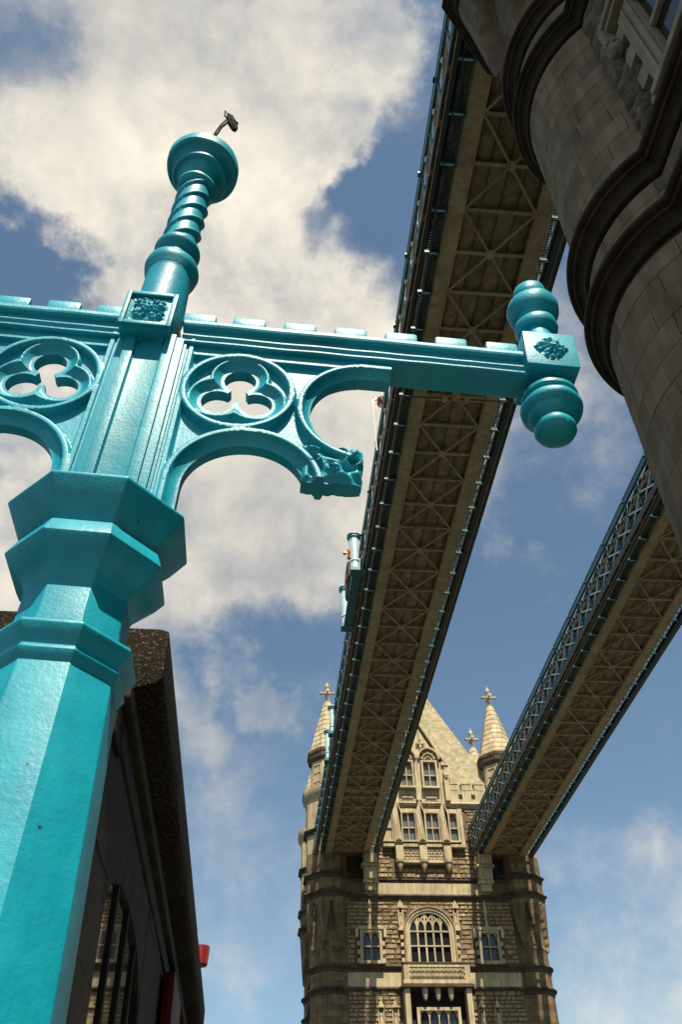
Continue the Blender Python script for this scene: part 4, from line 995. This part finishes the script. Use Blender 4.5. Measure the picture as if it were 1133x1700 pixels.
# upper window row
for x0, x1, n_ in ((13.85,15.05,2),(16.15,17.35,2),(18.45,19.15,1),(12.1,12.8,1)):
    gothic_window(x0, x1, 34.95, 37.65, n_, (.48,), YP+.06, .16)
FB('window_band', 'pale_stone', [(11.9,13.70,YP+.30,YW,34.55,38.15),(19.32,19.75,YP+.06,YW,34.55,38.15),(15.2,16.0,YP+.30,YW,34.55,38.15),(17.5,18.3,YP+.30,YW,34.55,38.15),(11.9,19.75,YP-.05,YW,34.35,34.62),(11.9,19.75,YP+.2,YW,37.8,38.15)])
for x in (13.35, 15.60, 17.90):
    X = x-fo_.x; g = MB()
    g.prism([(X-.42,34.7),(X+.42,34.7),(X+.42,37.6),(X,38.9),(X-.42,37.6)], YP-.28-fo_.y, YW-fo_.y, 'xz')
    g.add([(X-.34,YP-.28-fo_.y,34.8),(X+.34,YP-.28-fo_.y,34.8),(X+.34,YP-.28-fo_.y,37.5),(X,YP-.28-fo_.y,38.6),(X-.34,YP-.28-fo_.y,37.5),(X,YP-.55-fo_.y,34.9),(X,YP-.55-fo_.y,37.0)], [(0,5,6,3,4),(5,1,2,3,6),(0,1,5)])
    g.build('pier_buttress', 'pale_stone', FT)
    g = MB(); g.box(X-.36,X+.36,YP-.35-fo_.y,YW-fo_.y,33.05,34.35); g.build('pier_base', 'pale_stone', FT, bevel=.05)
    g = MB(); g.lathe([(.001,31.95),(.05,32.0),(.22,32.35),(.30,32.6),(.30,32.75),(.42,32.85),(.44,33.05)], 10, X, YP-.02-fo_.y); g.build('corbel_pendant', 'pale_stone', FT, smooth=40)
FB('balustrade_panel', 'pale_stone', [(13.7,15.25,YP+.2,YW,33.1,34.35),(15.95,17.55,YP+.2,YW,33.1,34.35),(13.3,18.2,YP-.10,YW,32.85,33.1)])
g = MB()
for a0 in (13.72, 15.98):
    for k in range(2):
        a = a0+k*.77
        for (p, q) in (((a,33.2),(a+.75,34.25)),((a,34.25),(a+.75,33.2)),((a+.375,33.2),(a,33.72)),((a+.375,33.2),(a+.75,33.72)),((a+.375,34.25),(a,33.72)),((a+.375,34.25),(a+.75,33.72))):
            g.bar((p[0]-fo_.x,YP+.14-fo_.y,p[1]),(q[0]-fo_.x,YP+.14-fo_.y,q[1]), .12, .07, up=(0,1,0))
g.build('balustrade_tracery', 'pale_stone', FT)
# gable
GX = 15.65
g = MB(); X = GX-fo_.x
g.prism([(X-2.9,38.95),(X+2.9,38.95),(X+2.9,43.0),(X+2.5,43.0),(X,48.0),(X-2.5,43.0),(X-2.9,43.0)], YP+.30-fo_.y, YW+2.6-fo_.y, 'xz'); g.build('gable_wall', 'pale_stone', FT)
g = MB()
for s_ in (-1, 1):
    g.bar((X+s_*3.0, YW+1.1-fo_.y, 42.95), (X, YW+1.1-fo_.y, 48.4), 3.2, .18, up=(0,0,1)); g.box(X+s_*2.55, X+s_*3.3, YP+.05-fo_.y, YP+.6-fo_.y, 42.7, 43.05)
g.build('gable_coping', 'pale_stone', FT)
for s_ in (-1, 1):
    g = MB(); g.box(X+s_*2.65, X+s_*3.15, YP-.15-fo_.y, YP+.32-fo_.y, 38.9, 41.9); g.prism([(X+s_*2.65,41.9),(X+s_*3.15,41.9),(X+s_*2.9,42.4)], YP-.1-fo_.y, YP+.3-fo_.y, 'xz'); g.lathe([(.2,41.2),(.3,41.5),(.2,41.7)], 8, X+s_*2.9, YP-.1-fo_.y)
    g.build('gable_buttress', 'pale_stone', FT)
g = MB(); g.box(X-.25, X+.25, YP-.15-fo_.y, YP+.3-fo_.y, 38.9, 42.6); g.prism([(X-.25,42.6),(X+.25,42.6),(X,43.2)], YP-.1-fo_.y, YP+.3-fo_.y, 'xz'); g.build('gable_buttress', 'pale_stone', FT)
for x0, x1 in ((14.0,15.15),(16.3,17.55)):
    gothic_window(x0, x1, 40.3, 42.9, 2, (.47,), YP-.08, .18)
    c = (x0+x1)/2-fo_.x; g = MB(); N_ = 12
    for k in range(N_):
        a0, a1 = math.pi*k/N_, math.pi*(k+1)/N_
        for r_, t_, d_ in ((.98,.16,-.2),(.55,.10,-.05)):
            g.prism([(c-r_*math.cos(a0), 43.25+r_*1.1*math.sin(a0)), (c-r_*math.cos(a1), 43.25+r_*1.1*math.sin(a1)), (c-(r_+t_)*math.cos(a1), 43.25+(r_+t_)*1.1*math.sin(a1)), (c-(r_+t_)*math.cos(a0), 43.25+(r_+t_)*1.1*math.sin(a0))], YP+d_-fo_.y, YP+.3-fo_.y, 'xz')
    g.build('arched_tympanum', 'pale_stone', FT); g = MB()
    for k in range(5):
        a = math.pi*(k+.5)/5; g.bar((c-.3*math.cos(a), YP+.15-fo_.y, 43.25+.3*math.sin(a)), (c-.95*math.cos(a), YP+.15-fo_.y, 43.25+1.0*math.sin(a)), .2, .08, up=(0,1,0))
    for k in range(4): g.bar((c-.5+.25*k, YP+.2-fo_.y, 39.2), (c-.25+.25*k, YP+.2-fo_.y, 39.75), .12, .06, up=(0,1,0)); g.bar((c-.25+.25*k, YP+.2-fo_.y, 39.2), (c-.5+.25*k, YP+.2-fo_.y, 39.75), .12, .06, up=(0,1,0))
    tag(g.build('blind_tracery', 'pale_stone', FT), kind='stuff')
g = MB(); c = X+.6
for a_ in range(4):
    q = math.pi/4+a_*math.pi/2; g.tube([(c+.22*math.cos(q+math.pi/4), YP+.1-fo_.y, 45.0+.22*math.sin(q+math.pi/4)), (c+.42*math.cos(q+math.pi/4), YP+.1-fo_.y, 45.0+.42*math.sin(q+math.pi/4))], [.08,.16], 6)
g.box(c-.06,c+.06,YP+.05-fo_.y,YP+.25-fo_.y,44.3,45.6); g.box(c-.3,c+.3,YP+.05-fo_.y,YP+.25-fo_.y,44.95,45.05)
g.build('carved_fleuron', 'pale_stone', FT)
# corbels that carry the walkways
for x in (10.55, 21.25):
    X = x-fo_.x
    for (z0_, z1_, hw, dp) in ((32.6,33.45,.62,1.3),(32.35,32.6,.85,1.1),(31.3,32.35,.62,.85),(31.0,31.3,.72,.7),(30.35,31.0,.50,.5)):
        g = MB(); g.box(X-hw, X+hw, YW-dp-fo_.y, YW-fo_.y, z0_, z1_); g.build('corbel_block', 'pale_stone', FT, bevel=.04)
for x0, x1 in ((8.4,9.95),(21.9,23.2)): FB('walkway_arch_shade_panel', 'interior_dark', [(x0,x1,YW-.20,YW-.02,31.6,33.5)])  # dark panels carry recess shade as colour; the wall behind is solid

# ---------------- near tower (same kind, seen from below in its own shade)
NX0, NX1, NYT, NYB = 6.9, 24.65, 7.1, -8.6
WX = 5.47
NT = empty('bridge_tower', 'shaded stone bridge tower corner looming at upper right, round turret with dark moulded rings', 'tower', (XC, 0, 0.13))
no = Vector((XC, 0, 0.0)); NT.location = (XC, 0, 0)
g = MB(); g.box(WX+.06-no.x, 26.1-no.x, NYB, NYT, 0, 38.6); g.box(NX0-no.x, NX1-no.x, NYB-1.43, 8.53, 0, 38.6); g.build('wall_core', 'joint', NT)
g = MB(); g.box(WX+.5-no.x, 25.6-no.x, NYB-.6, NYT+.8, 38.6, 40.3); g.build('parapet', 'pale_stone', NT)
v = [(10.2,NYB,40.3),(21.4,NYB,40.3),(21.4,NYT,40.3),(10.2,NYT,40.3),(15.0,-1.8,53.4),(16.6,-1.8,53.4),(16.6,.2,53.4),(15.0,.2,53.4)]
g = MB(); g.add([(p[0]-no.x,p[1],p[2]) for p in v], [(0,1,5,4),(1,2,6,5),(2,3,7,6),(3,0,4,7),(4,5,6,7)]); rf_ = g.build('steep_roof', 'roof_slate', NT); add_uv(rf_.data, lambda c, nn: (c.x, c.z))
RN, AN = 2.0, 2.42
ringm = MB()
def near_ring(z, k=1.0, octo=False, r=RN):
    q = MB()
    if octo: q.lathe([oc(a, b) for a, b in ringprof(r, z, k)], 8, phase=R(22.5), caps=False)
    else: q.lathe(ringprof(r, z, k), 96, caps=False)
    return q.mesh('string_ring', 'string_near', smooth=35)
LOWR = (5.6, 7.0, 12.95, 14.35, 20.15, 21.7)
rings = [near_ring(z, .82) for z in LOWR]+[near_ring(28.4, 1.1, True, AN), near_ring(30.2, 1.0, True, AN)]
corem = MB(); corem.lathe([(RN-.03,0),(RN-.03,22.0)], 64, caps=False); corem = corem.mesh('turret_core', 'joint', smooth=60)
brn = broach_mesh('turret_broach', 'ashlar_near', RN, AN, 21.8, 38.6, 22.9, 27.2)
uppn = MB(); uppn.lathe([oc(AN,38.5),oc(AN+.3,39.7),oc(1.66,40.5),oc(1.66,43.2),oc(2.05,44.0),oc(1.86,44.3),oc(.3,50.5),oc(.05,50.6)], 8, phase=R(22.5)); uppn = uppn.mesh('turret_top', 'pale_stone')
for i_, (tx, ty) in enumerate(((NX0,NYT),(NX1,NYT),(NX0,NYB),(NX1,NYB))):
    tr = empty('corner_turret', parent=NT, loc=(tx-no.x, ty, 0))
    link('turret_core', corem, tr); link('turret_broach', brn, tr); link('turret_top', uppn, tr)
    for q in rings: link('string_ring', q, tr)
    cross_finial(tr, 0, 0, 50.3, 2.6)
    if i_ == 0:
        # individual curved ashlars on the visible part of the round shaft
        def ash(a0, a1, z0, z1, pr):
            n = max(2, int((a1-a0)/R(5))); g = MB(); v = []
            r0, r1 = RN-.05, RN+pr
            da = .0055/RN; z0 += .005; z1 -= .005; a0 += da; a1 -= da
            for r_, zz in ((r1, z0), (r1, z1), (r0, z1), (r0, z0)):
                for k in range(n+1):
                    t = a0+(a1-a0)*k/n; v.append((r_*math.cos(t), r_*math.sin(t), zz))
            m_ = n+1; f = [(k, k+1, m_+k+1, m_+k) for k in range(n)]+[(m_+k, m_+k+1, 2*m_+k+1, 2*m_+k) for k in range(n)]+[(3*m_+k, 3*m_+k+1, k+1, k) for k in range(n)]
            f += [(0, m_, 2*m_, 3*m_), (n, 3*m_+n, 2*m_+n, m_+n)]
            g.add(v, f); return g
        def band(z0, z1, hs):
            z = z0; r_ = 0
            while z < z1-.05:
                h = min(random.choice(hs), z1-z)
                if z1-(z+h) < .15: h = z1-z
                a = R(105)+random.uniform(0, .3); end = R(305)
                while a < end:
                    w_ = random.uniform(.6, 1.45)/RN; b = min(a+w_, end)
                    link('ashlar_block', ash(a, b, z, z+h, random.uniform(0, .006)).mesh('ashlar_block', 'ashlar_near', smooth=30), tr); a = b
                z += h; r_ += 1
        band(7.28, 12.42, (.44,.48,.52)); band(13.22, 13.85, (.31,)); band(14.60, 19.65, (.40,.46,.50)); band(20.4, 21.2, (.40,))
        tr['label'] = 'nearest corner turret with coursed ashlar between dark rings'
# lower simple skin for the rest of the round shaft and hidden turrets
# string courses on the -X wall and corner returns
for z_ in LOWR:
    g = MB(); g.sweep([(o*.82, z_+h*.82) for o, h in RING], [(WX-no.x, NYT+.1), (WX-no.x, NYB)]); g.build('string_course', 'string_near', NT)
for z_ in (28.4, 30.2):
    g = MB(); g.sweep([(o*1.0, z_+h) for o, h in RING], [(WX-no.x, NYT+.1), (WX-no.x, NYB)]); g.build('string_course', 'string_near', NT)
# rock faced blocks of the wall, one object each
def rock_block(y0, y1, z0, z1):
    nx, nz = max(3, int((y1-y0)/.09)), max(3, int((z1-z0)/.08)); g = MB(); v = []; sd = random.uniform(0, 100)
    for i in range(nx+1):
        for j in range(nz+1):
            a, b = i/nx, j/nz; e = min(a, 1-a)*(y1-y0); e2 = min(b, 1-b)*(z1-z0)
            d = .10*(1-math.exp(-min(e, e2)/.05))*(.8+.9*mnoise.noise(Vector((a*(y1-y0)*3.2+sd, b*(z1-z0)*3.8, sd))))+.05*mnoise.noise(Vector((a*9+sd, b*5, 3)))*(1 if min(e, e2) > .01 else 0)
            v.append((WX+.03-max(0, d)-no.x, y0+.008+a*(y1-y0-.016), z0+.008+b*(z1-z0-.016)))
    f = [(i*(nz+1)+j, (i+1)*(nz+1)+j, (i+1)*(nz+1)+j+1, i*(nz+1)+j+1) for i in range(nx) for j in range(nz)]
    g.add(v, f)
    # skirt
    b_ = [(WX+.08-no.x, y0+.008, z0+.008), (WX+.08-no.x, y1-.008, z0+.008), (WX+.08-no.x, y1-.008, z1-.008), (WX+.08-no.x, y0+.008, z1-.008)]
    o = len(g.v); g.v += b_; N1 = nz+1
    cs = [0, nx*N1, nx*N1+nz, nz]
    g.f += [tuple([i*N1 for i in range(nx+1)]+[o+1, o]), tuple([nx*N1+j for j in range(nz+1)]+[o+2, o+1]), tuple([i*N1+nz for i in range(nx, -1, -1)]+[o+3, o+2]), tuple([j for j in range(nz, -1, -1)]+[o, o+3])]; g.mi = [0]*len(g.f)
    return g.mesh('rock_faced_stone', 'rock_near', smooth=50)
NW0, NW1, NZ0, NZ1 = 2.2, 4.40, 14.75, 17.05      # window opening
ARJ = NW1+.43
def rock_zone(z0, z1, ya, yb, win=None):
    z = z0
    while z < z1-.05:
        h = min(random.choice((.24,.30,.36)), z1-z)
        if z1-(z+h) < .12: h = z1-z
        y = yb
        while y > ya:
            w_ = random.uniform(.35, .95); y0_ = max(ya, y-w_)
            if win and z < win[3] and z+h > win[2] and y0_ < win[1] and y > win[0]:
                if y > win[1]+.05: y0_ = win[1]
                else: y = win[0] if y <= win[1]+.06 else y; y0_ = y-w_; 
                if y0_ < win[1] and y > win[0] and not (y0_ >= win[1]): y = win[0]; continue
            if y-y0_ > .06: link('rock_faced_stone', rock_block(y0_, y, z, z+h), NT)
            y = y0_
        z += h
rock_zone(14.60, 19.65, 0.6, 5.72, (1.75, ARJ, 14.6, 17.5))
rock_zone(21.95, 27.7, 2.5, 5.72)
# plain masonry where the viewer cannot pick blocks apart
g = MB(); g.box(WX-.02-no.x, WX+.10-no.x, NYB, .6, 7.2, 27.9); g.box(WX-.01-no.x, WX+.10-no.x, .6, NYT-.3, 20.4, 21.2); g.box(WX-.01-no.x, WX+.10-no.x, .6, NYT-.3, 13.2, 13.85)
g.box(WX-.01-no.x, WX+.10-no.x, .6, NYT-.3, 0.1, 12.4)
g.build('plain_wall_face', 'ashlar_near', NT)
nw = MB(); nw.box(WX-.02+.02-no.x, WX+.04-no.x, NW0, NW1, NZ0, NZ1); nwo = nw.build('window', 'glass_dark', NT)
g = MB(); g.box(WX-.14-no.x, WX+.05-no.x, NW1, ARJ, NZ0-.3, NZ1+.25); g.box(WX-.14-no.x, WX+.05-no.x, NW0-.43, NW0, NZ0-.3, NZ1+.25)
g.box(WX-.14-no.x, WX+.05-no.x, NW0, NW1, NZ1, NZ1+.25); g.box(WX-.24-no.x, WX+.05-no.x, NW0-.5, NW1+.5, NZ0-.15, NZ0); g.build('window_frame', 'pale_near', nwo, bevel=.02)
g = MB(); 
g.box(WX-.19-no.x, WX-.142-no.x, NW1+.02, NW1+.12, NZ0, NZ1+.1); g.box(WX-.17-no.x, WX-.142-no.x, NW1+.20, NW1+.26, NZ0, NZ1+.2)
g.build('jamb_roll', 'pale_near', nwo, bevel=.01)
g = MB(); g.box(WX-.12-no.x, WX+.0-no.x, 3.25, 3.39, NZ0, NZ1); g.box(WX-.10-no.x, WX+.0-no.x, NW0, NW1, 15.9, 16.02); g.build('mullion', 'pale_near', nwo, bevel=.02)
for k in range(4):
    z0_ = 14.5+k*.78
    g = MB(); g.box(WX-.135-no.x, WX+.05-no.x, ARJ, ARJ+.24, z0_, z0_+.37); g.build('jamb_quoin', 'pale_near', NT, bevel=.008)
g = MB(); g.box(WX-.30-no.x, WX+.05-no.x, NW0-.7, NW1+.74, NZ1+.52, NZ1+.66); g.box(WX-.24-no.x, WX+.05-no.x, NW0-.7, NW1+.74, NZ1+.40, NZ1+.52)
g.box(WX-.30-no.x, WX+.05-no.x, ARJ+.20, ARJ+.34, NZ1-.02, NZ1+.52); g.build('hood_mould', 'pale_near', nwo, bevel=.02)
g = MB()   # carved head stop under the hood
cx, cy, cz = WX-.17-no.x, ARJ+.27, NZ1-.22
for (dx, dy, dz, r_) in ((0,0,0,.13),(-.05,-.05,-.04,.08),(-.05,.05,-.03,.08),(-.06,0,-.10,.07),(-.02,0,.10,.12),(-.10,0,.0,.05),(0,.09,.04,.07),(0,-.09,.04,.07)):
    pr = [(max(.001, r_*math.sin(math.pi*k/8)), cz+dz-r_*math.cos(math.pi*k/8)) for k in range(9)]
    g.lathe(pr, 12, cx+dx, cy+dy, caps=False)
g.build('carved_head', 'pale_near', nwo, smooth=60)
g = MB(); g.box(WX-.26-no.x, WX+.05-no.x, ARJ+.12, ARJ+.42, NZ1-.1, NZ1-.02); g.build('corbel_cap', 'pale_near', nwo, bevel=.02)

scene.cycles.max_bounces = 6
